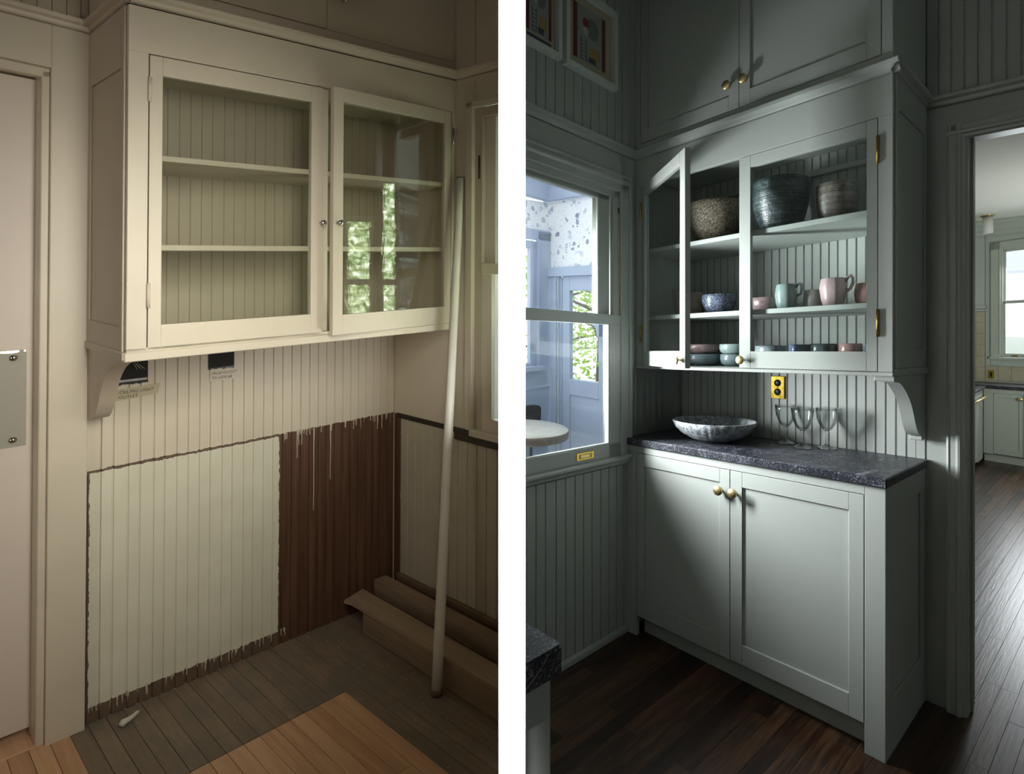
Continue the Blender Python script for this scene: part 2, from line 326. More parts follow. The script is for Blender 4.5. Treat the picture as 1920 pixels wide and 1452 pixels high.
# ---------------------------------------------------------------- mesh builder (room coordinates in, world mesh out)
class MB:
    def __init__(s, room=PLAIN, T=None): s.v = []; s.f = []; s.sm = []; s.room = room; s.T = T; s.weld = False
    def add(s, vs, fs, smooth=False):
        o = len(s.v); s.v += [tuple(q) for q in vs]; s.f += [tuple(i+o for i in f) for f in fs]; s.sm += [smooth]*len(fs); return s
    def box(s, x0, x1, y0, y1, z0, z1, c=.0015):
        if x0 > x1: x0, x1 = x1, x0
        if y0 > y1: y0, y1 = y1, y0
        if z0 > z1: z0, z1 = z1, z0
        c = min(c, (x1-x0)*.3, (y1-y0)*.3, (z1-z0)*.3)
        if c <= 0:
            vs = [(x, y, z) for x in (x0, x1) for y in (y0, y1) for z in (z0, z1)]
            return s.add(vs, [(0, 1, 3, 2), (4, 6, 7, 5), (0, 4, 5, 1), (2, 3, 7, 6), (0, 2, 6, 4), (1, 5, 7, 3)])
        vs = []
        for i in (0, 1):
            for j in (0, 1):
                for k in (0, 1):
                    X, Y, Z = (x0, x1)[i], (y0, y1)[j], (z0, z1)[k]; dx, dy, dz = (c, -c)[i], (c, -c)[j], (c, -c)[k]
                    vs += [(X, Y+dy, Z+dz), (X+dx, Y, Z+dz), (X+dx, Y+dy, Z)]
        I = lambda i, j, k, a: ((i*2+j)*2+k)*3+a
        fs = [(I(0,0,0,0), I(0,0,1,0), I(0,1,1,0), I(0,1,0,0)), (I(1,0,0,0), I(1,1,0,0), I(1,1,1,0), I(1,0,1,0)),
              (I(0,0,0,1), I(1,0,0,1), I(1,0,1,1), I(0,0,1,1)), (I(0,1,0,1), I(0,1,1,1), I(1,1,1,1), I(1,1,0,1)),
              (I(0,0,0,2), I(0,1,0,2), I(1,1,0,2), I(1,0,0,2)), (I(0,0,1,2), I(1,0,1,2), I(1,1,1,2), I(0,1,1,2))]
        for i in (0, 1):
            for j in (0, 1):
                fs.append((I(i,j,0,0), I(i,j,0,1), I(i,j,1,1), I(i,j,1,0)))
                fs.append((I(i,0,j,0), I(i,0,j,2), I(i,1,j,2), I(i,1,j,0)))
                fs.append((I(0,i,j,1), I(0,i,j,2), I(1,i,j,2), I(1,i,j,1)))
                for k in (0, 1): fs.append((I(i,j,k,0), I(i,j,k,1), I(i,j,k,2)))
        return s.add(vs, fs)
    def prism(s, axis, prof, c0, c1, smooth=False):
        """prof: list of 2-D points in the other two axes (in x,y,z order), extruded along axis"""
        def P(a, b, c): return {'x': (c, a, b), 'y': (a, c, b), 'z': (a, b, c)}[axis]
        k = len(prof); vs = [P(a, b, c0) for a, b in prof]+[P(a, b, c1) for a, b in prof]
        fs = [(i, (i+1) % k, k+(i+1) % k, k+i) for i in range(k)]
        s.add(vs, fs, smooth)
        o = len(s.v)-2*k; s.f += [tuple(range(o, o+k)), tuple(range(o+k, o+2*k))]; s.sm += [False, False]
        return s
    def lathe(s, x, y, z, prof, seg=40, axis='z', wob=None, smooth=True):
        s.weld = True
        vs = []; k = len(prof)
        for i in range(seg):
            t = 2*PI*i/seg
            for j, (r, h) in enumerate(prof):
                rr = r*(wob(t, h) if wob else 1); a, b2 = rr*math.cos(t), rr*math.sin(t)
                vs.append({'z': (x+a, y+b2, z+h), 'y': (x+a, y+h, z+b2), 'x': (x+h, y+a, z+b2)}[axis])
        fs = [(i*k+j, ((i+1) % seg)*k+j, ((i+1) % seg)*k+j+1, i*k+j+1) for i in range(seg) for j in range(k-1)]
        if prof[0][0] > 1e-6: fs.append(tuple(i*k for i in range(seg)))
        if prof[-1][0] > 1e-6: fs.append(tuple(i*k+k-1 for i in range(seg)))
        return s.add(vs, fs, smooth)
    def tube(s, pts, r, seg=10, smooth=True):
        pts = [Vector(p) for p in pts]; k = len(pts); vs = []
        up = Vector((.13, .27, .95)).normalized()
        for i, p in enumerate(pts):
            d = (pts[min(i+1, k-1)]-pts[max(i-1, 0)]).normalized(); a = d.cross(up)
            if a.length < .05: a = d.cross(Vector((1, 0, 0)))
            a.normalize(); b2 = d.cross(a); rr = r[i] if isinstance(r, (list, tuple)) else r
            vs += [p+rr*(math.cos(2*PI*j/seg)*a+math.sin(2*PI*j/seg)*b2) for j in range(seg)]
        fs = [(i*seg+j, i*seg+(j+1) % seg, (i+1)*seg+(j+1) % seg, (i+1)*seg+j) for i in range(k-1) for j in range(seg)]
        fs += [tuple(range(seg)), tuple((k-1)*seg+j for j in range(seg))]
        return s.add(vs, fs, smooth)
    def build(s, name, mat, parent=None, uvp=None):
        P = [s.T(Vector(q)) if s.T else Vector(q) for q in s.v]
        W = [s.room(*q) for q in P]
        lo = Vector([min(q[i] for q in W) for i in range(3)]); hi = Vector([max(q[i] for q in W) for i in range(3)])
        org = Vector(((lo.x+hi.x)/2, (lo.y+hi.y)/2, lo.z))
        me = bpy.data.meshes.new(name); me.from_pydata([tuple(q-org) for q in W], [], s.f)
        me.polygons.foreach_set('use_smooth', s.sm)
        at = me.attributes.new('rc', 'FLOAT_VECTOR', 'POINT'); at.data.foreach_set('vector', [c for q in P for c in q])
        if uvp:
            at = me.attributes.new('uvp', 'FLOAT_VECTOR', 'POINT'); at.data.foreach_set('vector', [c for q in s.v for c in uvp(q)])
        import bmesh
        bm = bmesh.new(); bm.from_mesh(me)
        if s.weld: bmesh.ops.remove_doubles(bm, verts=bm.verts, dist=1e-5)
        bmesh.ops.recalc_face_normals(bm, faces=bm.faces); bm.to_mesh(me); bm.free()
        me.materials.append(M[mat] if isinstance(mat, str) else mat)
        o = bpy.data.objects.new(name, me); COL.objects.link(o)
        if parent is not None:
            o.parent = parent; o.location = org-wloc(parent)
        else: o.location = org
        return o
def wloc(o):
    v = Vector(o.location)
    while o.parent: o = o.parent; v += Vector(o.location)
    return v
def thing(name, label, cat, room, at, group=None):
    o = bpy.data.objects.new(name, None); COL.objects.link(o); o.location = room(*at); o.empty_display_size = .05
    return tag(o, label, cat, group)
def tag(o, label, cat, group=None):
    o['label'] = label; o['category'] = cat
    if group: o['group'] = group
    return o
def struct(o): o['kind'] = 'structure'; return o
def sempty(name, room, at):
    o = bpy.data.objects.new(name, None); COL.objects.link(o); o.location = room(*at); o['kind'] = 'structure'; return o
def bx(room, name, mat, parent, x0, x1, y0, y1, z0, z1, c=.0015, T=None):
    return MB(room, T).box(x0, x1, y0, y1, z0, z1, c).build(name, mat, parent)
def sbx(room, name, mat, *a, c=.0): return struct(MB(room).box(*a, c).build(name, mat))

def plank_bm(room, axis, a0, a1, face, sgn, z0, z1, thick=.012, bead=True, g=.0055):
    """one beadboard plank on a wall: runs a0..a1 along axis, front face at `face` looking along sgn, grooves at its edges (and a bead in its middle)"""
    mb = MB(room); b = face-sgn*thick; d = .006
    prof = [(a0, b), (a0, face-sgn*d), (a0+g*.35, face-sgn*d), (a0+g*.8, face), ]
    if bead and a1-a0 > .06:
        mid = (a0+a1)/2; prof += [(mid-.004, face), (mid-.002, face-sgn*.0025), (mid+.002, face-sgn*.0025), (mid+.004, face)]
    prof += [(a1-g*.8, face), (a1-g*.35, face-sgn*d), (a1, face-sgn*d), (a1, b)]
    if axis == 'y': prof = [(q, p) for p, q in prof]
    mb.prism('z', prof, z0, z1); return mb
def planks(room, axis, edges, face, sgn, z0, z1, mat, parent, **k):
    for a0, a1 in zip(edges[:-1], edges[1:]): plank_bm(room, axis, a0, a1, face, sgn, z0, z1, **k).build('plank', mat, parent)
def seq(a, b, step):
    n = max(1, round(abs(b-a)/step)); return [a+(b-a)*i/n for i in range(n+1)]

# ================================================================= SETTING
def V4(pts, z0, z1, name, mat):
    mb = MB(); k = len(pts)
    mb.add([(x, y, z0) for x, y in pts]+[(x, y, z1) for x, y in pts], [tuple(range(k)), tuple(range(k, 2*k))]+[(i, (i+1) % k, k+(i+1) % k, k+i) for i in range(k)])
    return struct(mb.build(name, mat))

# white partition added for the blank strip between the two views, its end towards the camera
wm = struct(MB().box(-.0134, .0134, .60, 2.615, -.1, 3.25, 0).build('wall_middle', 'white'))

# shells
o0 = OLD(-3.0, 0, 0); on = OLD(0, 0, 0); oe = OLD(0, -.83, 0); n0 = NEW(0, -1.238, 0); nn = NEW(0, 0, 0); ne = NEW(3.0, 0, 0)
V4([(-2.75, -2.75), (-.02, -2.75), (-.0134, 2.60), (oe.x, oe.y), (on.x+.02, on.y+.06), (o0.x-.05, o0.y+.02), (-2.75, .9)], 3.25, 3.33, 'ceiling', 'ceiling')
V4([(-.02, -2.75), (3.0, -2.75), (3.0, 1.0), (ne.x+.06, ne.y+.03), (nn.x, nn.y+.06), (n0.x-.04, n0.y), (-.0134, 2.40)], 3.25, 3.33, 'ceiling', 'sage')
sbx(PLAIN, 'wall_left', 'old_paint', -2.83, -2.72, -2.75, 1.06, 0, 3.25)
sbx(PLAIN, 'wall_rear', 'old_paint', -2.83, 0, -2.83, -2.72, 0, 3.25)
sbx(PLAIN, 'wall_rear', 'sage', 0, 3.1, -2.83, -2.72, 0, 3.25)
sbx(PLAIN, 'wall_right', 'sage', 2.95, 3.05, -2.75, 1.05, 0, 3.25)

def ylim(room, x, s):
    """how far towards the camera a floorboard at x may run before it meets the partition"""
    lo, hi = -2.6, 0.
    ok = lambda y: s*room(x, y, 0).x > .0136
    if not ok(hi): return 0.
    if ok(lo): return lo
    for _ in range(30):
        m_ = (lo+hi)/2
        if ok(m_): hi = m_
        else: lo = m_
    return hi
def fboard(room, x0, x1, ya, yb, s, mat, parent, zt=0.):
    """floorboard from ya (far) to yb (near), its near end scribed to the partition"""
    a, b2 = max(yb, ylim(room, x0, s)), max(yb, ylim(room, x1, s))
    if a >= ya-.01 or b2 >= ya-.01: 
        if min(a, b2) >= ya-.01: return
        a, b2 = min(a, ya-.0005), min(b2, ya-.0005)
    g = .0007 if s < 0 else .0003; mb = MB(room); q = [(x0+g, a), (x1-g, b2), (x1-g, ya-g), (x0+g, ya-g)]; c = .0009 if s < 0 else .0005
    r = [(x0+g+c, a+c), (x1-g-c, b2+c), (x1-g-c, ya-g-c), (x0+g+c, ya-g-c)]
    mb.add([(u, v, zt-.02) for u, v in q]+[(u, v, zt-c) for u, v in q]+[(u, v, zt) for u, v in r],
           [(0, 1, 2, 3), (8, 9, 10, 11)]+[(i, (i+1) % 4, 4+(i+1) % 4, 4+i) for i in range(4)]+[(4+i, 4+(i+1) % 4, 8+(i+1) % 4, 8+i) for i in range(4)])
    mb.build('floorboard', mat, parent)
# ----------------------------------------------------------------- OLD ROOM: floor
fo = sempty('floor', OLD, (-1, -1, 0))
step = .057
x = -3.0
while x < -.02:
    x1 = min(x+step, 0.); y = .12 if x < -1.40 else -.002
    if x1 > -1.392:                     # old grey floor where the cabinet stood and along the right wall, new oak in front
        cut = x1 < -.60
        ys = [y, -.508] if cut else [y, -.55-.2*rnd.random(), -1.25, -1.8]
        for a, b2 in zip(ys[:-1], ys[1:]): fboard(OLD, x, x1, a, b2, -1, 'old_floor', fo, rnd.uniform(-.0006, .0006))
        y = -.514 if cut else -9
    while y > -2.6:
        y2 = y-rnd.uniform(.35, 1.0); fboard(OLD, x, x1, y, y2, -1, 'oak', fo, .002); y = y2
    x = x1
sbx(PLAIN, 'floor', 'dark', -2.8, -.0136, -2.7, 3.3, -.10, -.0195)

# ----------------------------------------------------------------- OLD ROOM: back wall of beadboard, casings, crown
wb = sempty('wall_back', OLD, (-1, .02, 0))
e = [-1.313, -1.273, -1.224, -1.185, -1.137, -1.099, -1.055, -1.013, -.970, -.928, -.880, -.838, -.790, -.748, -.703, -.659]
e += seq(-.615, 0, .0445)
planks(OLD, 'x', e, 0, -1, 0, 2.56, 'niche', wb)
MB(OLD).prism('z', [(-1.361, .012), (-1.361, -.004), (-1.357, -.008), (-1.317, -.008), (-1.313, -.004), (-1.313, .012)], .978, 2.56).build('edge_strip', 'old_paint', wb)
MB(OLD).box(-1.361, -1.313, 0, .012, 0, .978).build('edge_strip', 'niche', wb)
MB(OLD).box(-1.3605, -1.352, -.006, 0, 0.01, .965, .001).build('edge_strip', 'dark_rail', wb)
sbx(OLD, 'wall_back', 'old_paint', -1.40, .10, .012, .10, -.1, 3.25)
sbx(OLD, 'wall_back', 'old_paint', -1.50, -1.36, .0, .10, -.1, 2.62)
sbx(OLD, 'wall_back', 'old_paint', -3.1, -1.4755, -.03, .10, 2.511, 2.675)
wu = sempty('wall_back', OLD, (-1.6, .02, 2.6))
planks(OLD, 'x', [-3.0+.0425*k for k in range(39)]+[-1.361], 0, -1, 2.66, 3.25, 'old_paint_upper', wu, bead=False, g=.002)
# paint runs over the bare wood
mb = MB(OLD); rr = random.Random(5)
runs = [(-.543, .978, .13), (-.459, .978, .40), (-.372, .978, .27), (-.60, .978, .03)]
runs += [(rr.uniform(-.60, -.03), .978, rr.choice((.02, .03, .045, .07))) for _ in range(20)]
for cx_, n_, w_ in ((-1.30, 4, .05), (-1.235, 5, .05), (-1.10, 4, .06), (-.985, 9, .09), (-.86, 4, .05), (-.79, 6, .06), (-.66, 7, .07)):
    runs += [(rr.uniform(cx_-w_, cx_+w_), .064, rr.uniform(.012, .045)) for _ in range(n_)]
for x_, z_, l_ in runs:
    k_ = 5; pts_ = [(x_+.0008*math.sin(q*2+x_*90), -.0010, z_+.004-(l_+.004)*q/(k_-1)) for q in range(k_)]
    mb.tube(pts_, [.0030, .0022, .0017, .0017, .0024], 6)
o = mb.build('paint_drips', 'old_paint', wb); o['kind'] = 'stuff'
# pilaster / casing of the doorway
struct(MB(OLD).box(-1.475, -1.361, -.03, .0, .0, 2.672, .002).build('trim_1', 'old_paint'))
struct(MB(OLD).box(-1.499, -1.475, -.012, .02, .0, 2.50, .003).build('trim_2', 'old_paint'))
struct(MB(OLD).box(-3.0, -1.475, -.012, .02, 2.475, 2.51, .003).build('trim_3', 'old_paint'))
CROWN = [(0, 0), (0, -.006), (-.006, -.010), (-.010, -.020), (-.024, -.026), (-.026, -.036), (-.026, -.040), (0, -.040)]
def crownx(room, x0, x1, face, zt, sg, name, mat, h=.040):
    k = h/.040
    return struct(MB(room).prism('x', [(face+sg*a, zt-(.040+b)*k) for a, b in CROWN], x0, x1).build(name, mat))
def crowny(room, y0, y1, face, zt, sg, name, mat, h=.040):
    k = h/.040
    return struct(MB(room).prism('y', [(face+sg*a, zt-(.040+b)*k) for a, b in CROWN], y0, y1).build(name, mat))
crownx(OLD, -3.0, -1.361, -.03, 2.705, 1, 'trim_4', 'old_paint', .045)
# door with its glass push plate
dr = struct(MB(OLD).box(-2.35, -1.497, .075, .11, .035, 2.486, .002).build('door_1', 'old_door'))
struct(MB(OLD).box(-3.1, -1.47, .13, .20, 0, 2.7, 0).build('wall_back', 'dark'))
struct(MB(OLD).box(-1.494, -1.475, .0, .12, 0, 2.50, 0).build('door_jamb', 'old_paint', dr))
struct(MB(OLD).box(-2.35, -1.475, .0, .12, 2.492, 2.51, 0).build('door_jamb', 'old_paint', dr))
struct(MB(OLD).box(-3.0, -1.475, -.01, .13, -.02, .006, .002).build('threshold', 'oak', dr))
pp = MB(OLD).box(-1.63, -1.520, .069, .0745, 1.103, 1.463, .001).build('push_plate', 'plate_glass', dr)
for zz in (1.435, 1.129): MB(OLD).lathe(-1.556, .0685, zz, [(0, -.007), (.006, -.006), (.011, -.002), (.012, .0)], 12, 'y').build('screw', 'chrome', dr)

# right wall of the old room: low beadboard, plain above, dark rail, window
wr = sempty('wall_right', OLD, (0.02, -.4, 0))
ey = [0, -.055, -.115, -.180, -.244, -.309, -.369, -.431, -.495, -.561, -.625, -.687, -.753, -.826]
for a0, a1 in zip(ey[1:], ey[:-1]): plank_bm(OLD, 'y', a0, a1, 0, -1, 0, .978, bead=False).build('plank', 'niche', wr)
sbx(OLD, 'wall_right', 'old_paint', .0, .06, -.606, .05, .978, 3.25)
sbx(OLD, 'wall_right', 'old_paint', .0, .06, -.83, -.60, 2.54, 3.25)
sbx(OLD, 'wall_right', 'old_paint', .012, .06, -.83, .05, -.1, .99)
struct(MB(OLD).box(-.022, .0, -.83, -.49, .926, .981, .004).build('trim_5', 'dark_rail'))
struct(MB(OLD).box(-.006, .0, -.49, -.03, .955, .980, .002).build('trim_5', 'dark_rail'))
struct(MB(OLD).box(-.020, .0, -.83, -.05, .0, .150, .004).build('baseboard_right', 'trim_board'))
crowny(OLD, -.83, -.45, -.0, 2.700, 1, 'trim_6', 'old_paint', .040)
wn = sempty('window_1', OLD, (0.02, -.7, 1))
for nm, mt, a in (('casing', 'old_paint', (-.022, 0, -.606, -.563, .985, 2.532)), ('casing', 'old_paint', (-.022, 0, -.83, -.563, 2.505, 2.535)),
                  ('jamb', 'old_paint_upper', (0, .055, -.652, -.606, .985, 2.505)), ('jamb', 'old_paint_upper', (0, .055, -.83, -.652, 2.46, 2.505)),
                  ('sash', 'old_paint', (.022, .045, -.715, -.652, 1.75, 2.46)), ('sash', 'old_paint', (.0, .022, -.715, -.652, .99, 1.735)),
                  ('sash', 'old_paint', (-.004, .022, -.83, -.652, 1.722, 1.772)), ('sash', 'old_paint', (-.002, .022, -.83, -.70, .99, 1.053)),
                  ('sill', 'old_paint', (-.03, .03, -.83, -.60, .962, .992))):
    MB(OLD).box(*a, .002).build(nm, mt, wn)
MB(OLD).box(-.0005, .002, -.640, -.624, 2.17, 2.28, .001).build('sash_pulley', 'dark_rail', wn)
MB(OLD).box(.034, .038, -.83, -.712, 1.76, 2.44, 0).build('pane', 'glass_window', wn)
MB(OLD).box(.010, .014, -.83, -.712, 1.05, 1.725, 0).build('pane', 'glass_window', wn)

# glowing stand-ins for the old room's windows, added on the left face of the partition (seen only as reflections in the cabinet glass)
rw = sempty('window_2', PLAIN, (-.014, 2.4, 1.5))
M['lavender'] = paint('pale_window_frame', (.62, .60, .70), .5, .02, .1)
M['red_wood'] = wood('reddish_stained_wood', (.16, .06, .03), (.26, .11, .05), (.34, .16, .08), .5)
MB().box(-.020, -.0135, 2.26, 2.60, .99, 2.55, 0).build('wood_lining', 'red_wood', rw)
for y0, y1, z0, z1 in ((2.37, 2.475, 1.50, 2.02), (2.545, 2.60, 1.50, 2.22)):
    MB().box(-.0235, -.0201, y0, y1, z0, z1, 0).build('pane', 'lit_pane', rw)
    for a in ((y0-.02, y0, z0-.03, z1+.03), (y1, y1+.025, z0-.03, z1+.03), (y0, y1, z1, z1+.03), (y0, y1, z0-.03, z0), (y0, y1, 1.70, 1.73)):
        MB().box(-.030, -.0201, *a, .001).build('frame', 'lavender', rw)
# leaves added outside the old window, for green reflections in the cabinet glass
mb = MB(); rr = random.Random(11)
for k in range(1500):
    c = Vector((rr.uniform(-.045, -.004), rr.uniform(2.78, 3.05), rr.uniform(.9, 2.6))); d1 = Vector((rr.gauss(0, .4), rr.gauss(0, 1), rr.gauss(0, .8))).normalized()*rr.uniform(.012, .026)
    d2 = d1.cross(Vector((1, rr.gauss(0, .4), rr.gauss(0, .4)))).normalized()*d1.length*.6
    mb.add([c-d1, c+d2, c+d1, c-d2], [(0, 1, 2, 3)])
t = thing('reflection_shrub', 'shrub added outside the old window to give the cabinet glass green reflections', 'shrub', PLAIN, (-.02, 2.85, 0))
o = mb.build('foliage', 'leaf', t); o['kind'] = 'stuff'
MB().tube([(-.02, 2.85, 0), (-.02, 2.86, 1.0), (-.03, 2.82, 1.8), (-.02, 2.85, 2.5)], [.014, .012, .008, .004], 6).build('stem', 'bark', t)

# ================================================================= OLD ROOM: wall cabinet
F = -.473
def knob(room, x, y, z, mat, parent, r=.012, h=.028, T=None):
    prof = [(0, -h), (r*.7, -h), (r, -h*.85), (r, -h*.6), (r*.6, -h*.48), (r*.35, -h*.42), (r*.35, -.002), (r*.6, 0)]
    return MB(room, T).lathe(x, y, z, prof, 20, 'y').build('knob', mat, parent)
def disc_knob(room, x, y, z, mat, parent, r=.020, h=.030, T=None):
    prof = [(0, -h), (r*.96, -h), (r, -h+.002), (r, -h+.008), (r*.93, -h+.010), (r*.32, -h+.011), (r*.30, -.003), (r*.5, 0)]
    return MB(room, T).lathe(x, y, z, prof, 28, 'y').build('knob', mat, parent)
def framed_door(room, parent, x0, x1, z0, z1, yf, st, rt, rb, mat, panel='glass', th=.022, T=None, recess=.008, st2=None, name='door', gmat='glass'):
    st2 = st2 or st
    d = MB(room, T).box(x0, x0+st, yf, yf+th, z0, z1, .0012).build(name, mat, parent)
    for a in ((x1-st2, x1, z0, z1),): MB(room, T).box(a[0], a[1], yf, yf+th, a[2], a[3], .0012).build('stile', mat, d)
    MB(room, T).box(x0+st, x1-st2, yf, yf+th, z0, z0+rb, .0012).build('rail', mat, d)
    MB(room, T).box(x0+st, x1-st2, yf, yf+th, z1-rt, z1, .0012).build('rail', mat, d)
    if panel == 'glass': MB(room, T).box(x0+st, x1-st2, yf+th*.55, yf+th*.55+.003, z0+rb, z1-rt, 0).build('pane', gmat, d)
    else: MB(room, T).box(x0+st, x1-st2, yf+recess, yf+th-.002, z0+rb, z1-rt, 0).build('panel', mat, d)
    return d
oc = thing('wall_cabinet', 'old cream wall cabinet with two glazed doors above the stripped beadboard niche', 'cabinet', OLD, (-.7, -.24, 1.46))
P = 'old_paint'
bx(OLD, 'side_panel', 'old_paint_shaded', oc, -1.361, -1.335, -.45, -.005, 1.485, 2.665)
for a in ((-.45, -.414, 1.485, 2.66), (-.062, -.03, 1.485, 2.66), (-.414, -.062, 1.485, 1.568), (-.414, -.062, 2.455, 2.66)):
    bx(OLD, 'side_frame', 'old_paint_shaded', oc, -1.367, -1.361, a[0], a[1], a[2], a[3])
bx(OLD, 'bottom', P, oc, -1.361, .0, F, -.0125, 1.482, 1.497)
bx(OLD, 'bottom_rail', P, oc, -1.367, .0, F-.008, F+.03, 1.453, 1.484, .003)
bx(OLD, 'bottom_rail', 'old_paint_shaded', oc, -1.372, -1.361, F, .0, 1.458, 1.486, .003)
bx(OLD, 'top_rail', P, oc, -1.361, .0, F, F+.022, 2.505, 2.66)
bx(OLD, 'stile', P, oc, -1.361, -1.304, F, F+.022, 1.484, 2.505)
bx(OLD, 'stile', P, oc, -.026, .0, F, F+.022, 1.484, 2.505)
bx(OLD, 'stile', P, oc, -.685, -.655, F+.026, F+.044, 1.497, 2.505)
bx(OLD, 'ceiling_board', P, oc, -1.335, .0, F+.022, -.0125, 2.507, 2.522)
for z in (2.142, 1.828): bx(OLD, 'shelf', P, oc, -1.335, -.001, -.448, -.0125, z, z+.021, .002)
d1 = framed_door(OLD, oc, -1.301, -.692, 1.487, 2.501, F, .038, .066, .085, P, st2=.050)
d1['label'] = 'closed glazed left door'
kn = knob(OLD, -.700, F, 1.944, 'chrome', d1)
TH = math.radians(4.6); HX = -.030
def rotd(v, hx=HX, hy=F, t=TH):
    dx, dy = v.x-hx, v.y-hy; return Vector((hx+dx*math.cos(t)-dy*math.sin(t), hy+dx*math.sin(t)+dy*math.cos(t), v.z))
d2 = framed_door(OLD, oc, -.680, -.030, 1.484, 2.503, F, .046, .058, .082, P, T=rotd, st2=.040)
d2['label'] = 'glazed right door standing slightly ajar'
knob(OLD, -.660, F, 1.944, 'chrome', d2, T=rotd)
for z0, z1 in ((2.339, 2.423), (1.633, 1.717)):
    MB(OLD).tube([(-1.302, F-.006, z0), (-1.302, F-.006, z1)], .0055, 10).build('hinge', P, oc)
MB(OLD).tube([(-.022, F-.006, 2.342), (-.022, F-.006, 2.424)], .0055, 10).build('hinge', 'steel', oc)
# corbel under the left end
def smoothp(pts, n=5):
    out = []
    for i in range(len(pts)-1):
        p0 = pts[max(i-1, 0)]; p1 = pts[i]; p2 = pts[i+1]; p3 = pts[min(i+2, len(pts)-1)]
        for k in range(n):
            t = k/n
            out.append(tuple(.5*((2*p1[a])+(-p0[a]+p2[a])*t+(2*p0[a]-5*p1[a]+4*p2[a]-p3[a])*t*t+(-p0[a]+3*p1[a]-3*p2[a]+p3[a])*t**3) for a in (0, 1)))
    return out+[pts[-1]]
cp = smoothp([(-.450, 1.450), (-.37, 1.438), (-.296, 1.412), (-.235, 1.366), (-.191, 1.308), (-.150, 1.243), (-.10, 1.200), (-.012, 1.183)])
MB(OLD).prism('x', [(-.004, 1.455), (-.465, 1.455)]+cp+[(-.004, 1.183)], -1.361, -1.311).build('corbel', 'old_paint_shaded', oc)
# cabinet above the crown
uc = thing('wall_cabinet', 'upper cupboard, cream darkened by painted shade, with flat doors above the old crown moulding', 'cabinet', OLD, (-.7, -.24, 2.70))
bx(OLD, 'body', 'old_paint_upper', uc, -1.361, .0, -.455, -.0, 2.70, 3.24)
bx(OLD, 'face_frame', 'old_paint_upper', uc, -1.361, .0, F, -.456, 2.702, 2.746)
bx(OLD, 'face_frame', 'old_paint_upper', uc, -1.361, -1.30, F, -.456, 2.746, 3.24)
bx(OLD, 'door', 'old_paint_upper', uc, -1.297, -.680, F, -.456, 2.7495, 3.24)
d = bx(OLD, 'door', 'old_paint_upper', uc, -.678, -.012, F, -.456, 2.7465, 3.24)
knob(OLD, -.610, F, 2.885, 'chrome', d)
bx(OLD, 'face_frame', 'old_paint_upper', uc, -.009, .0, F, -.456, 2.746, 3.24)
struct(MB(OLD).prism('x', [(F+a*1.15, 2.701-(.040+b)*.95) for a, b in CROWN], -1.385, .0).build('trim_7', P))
struct(MB(OLD).prism('y', [(-1.361+a*1.15, 2.701-(.040+b)*.95) for a, b in CROWN], F-.026, .0).build('trim_8', 'old_paint_shaded'))

# electrical openings and notes on the wall
for x0, x1, z0, z1, lb in ((-1.262, -1.160, 1.302, 1.452, 'jagged black wiring opening with wire ends beside the curved corbel'),
                       (-.937, -.832, 1.322, 1.452, 'square black outlet opening cut in beadboard above the right handwritten note')):
    t = thing('junction_box', lb, 'electrical box', OLD, ((x0+x1)/2, 0, z0))
    mb = MB(OLD); mb.box(x0, x1, -.004, -.0012, z0, z1, .0015); mb.build('hole_shade', 'dark', t)  # dark plate on the boards, painted shade of the opening
    mb = MB(OLD)
    for k in range(9):
        xx = x0+(x1-x0)*(k+.5)/9; h = .003+.006*rnd.random(); mb.box(xx-.006, xx+.006, -.0044, -.0012, z0-h, z0+.002, 0)
    o = mb.build('ragged_edge', 'black', t); o['kind'] = 'stuff'
    if x0 < -1.1: bx(OLD, 'box_rim', 'steel', t, x0+.004, x1-.003, -.006, -.004, z0+.004, z0+.014)
    if x0 < -1.1:
        for k in range(3): MB(OLD).tube([(x0+.045+.01*k, -.004, z0+.10), (x0+.05+.006*k, -.014, z0+.075), (x0+.062+.012*k, -.02, z0+.05)], .0016, 6).build('wire', 'chrome', t)
def text_on(room, parent, s, x, y, z, size, mat, shear=.15):
    cu = bpy.data.curves.new('t', 'FONT'); cu.body = s; cu.size = size; cu.shear = shear; cu.resolution_u = 3
    cu.space_character = 1.05; cu.extrude = 0
    o = bpy.data.objects.new('t', cu); COL.objects.link(o)
    me = bpy.data.meshes.new_from_object(o.evaluated_get(bpy.context.evaluated_depsgraph_get()))
    mb = MB(room); r = random.Random(len(s))
    mb.add([(x+v.co.x, y, z+v.co.y+.0012*math.sin(v.co.x*160)) for v in me.vertices], [tuple(p.vertices) for p in me.polygons])
    bpy.data.objects.remove(o); bpy.data.meshes.remove(me)
    return mb.build('lettering', mat, parent)
t = thing('paper_note', 'strip of masking tape note reading CEILING LIGHT and OUTLET below the wiring opening', 'note', OLD, (-1.2, -.003, 1.236))
MB(OLD).prism('y', [(-1.270, 1.232), (-1.124, 1.243), (-1.118, 1.286), (-1.272, 1.277)], -.0022, -.0012).build('tape', 'tape', t)
text_on(OLD, t, '-CEILING LIGHT', -1.262, -.003, 1.260, .0165, 'ink'); text_on(OLD, t, '-OUTLET', -1.264, -.003, 1.241, .0165, 'ink')
t = thing('paper_note', 'small tape note reading FALSE OUTLET TO HIDE $$ under the square opening', 'note', OLD, (-.87, -.003, 1.268))
MB(OLD).prism('y', [(-.930, 1.264), (-.812, 1.264), (-.812, 1.310), (-.930, 1.314)], -.0022, -.0012).build('tape', P, t)
text_on(OLD, t, 'FALSE OUTLET', -.924, -.003, 1.292, .0150, 'ink'); text_on(OLD, t, 'TO HIDE $$', -.924, -.003, 1.272, .0150, 'ink')

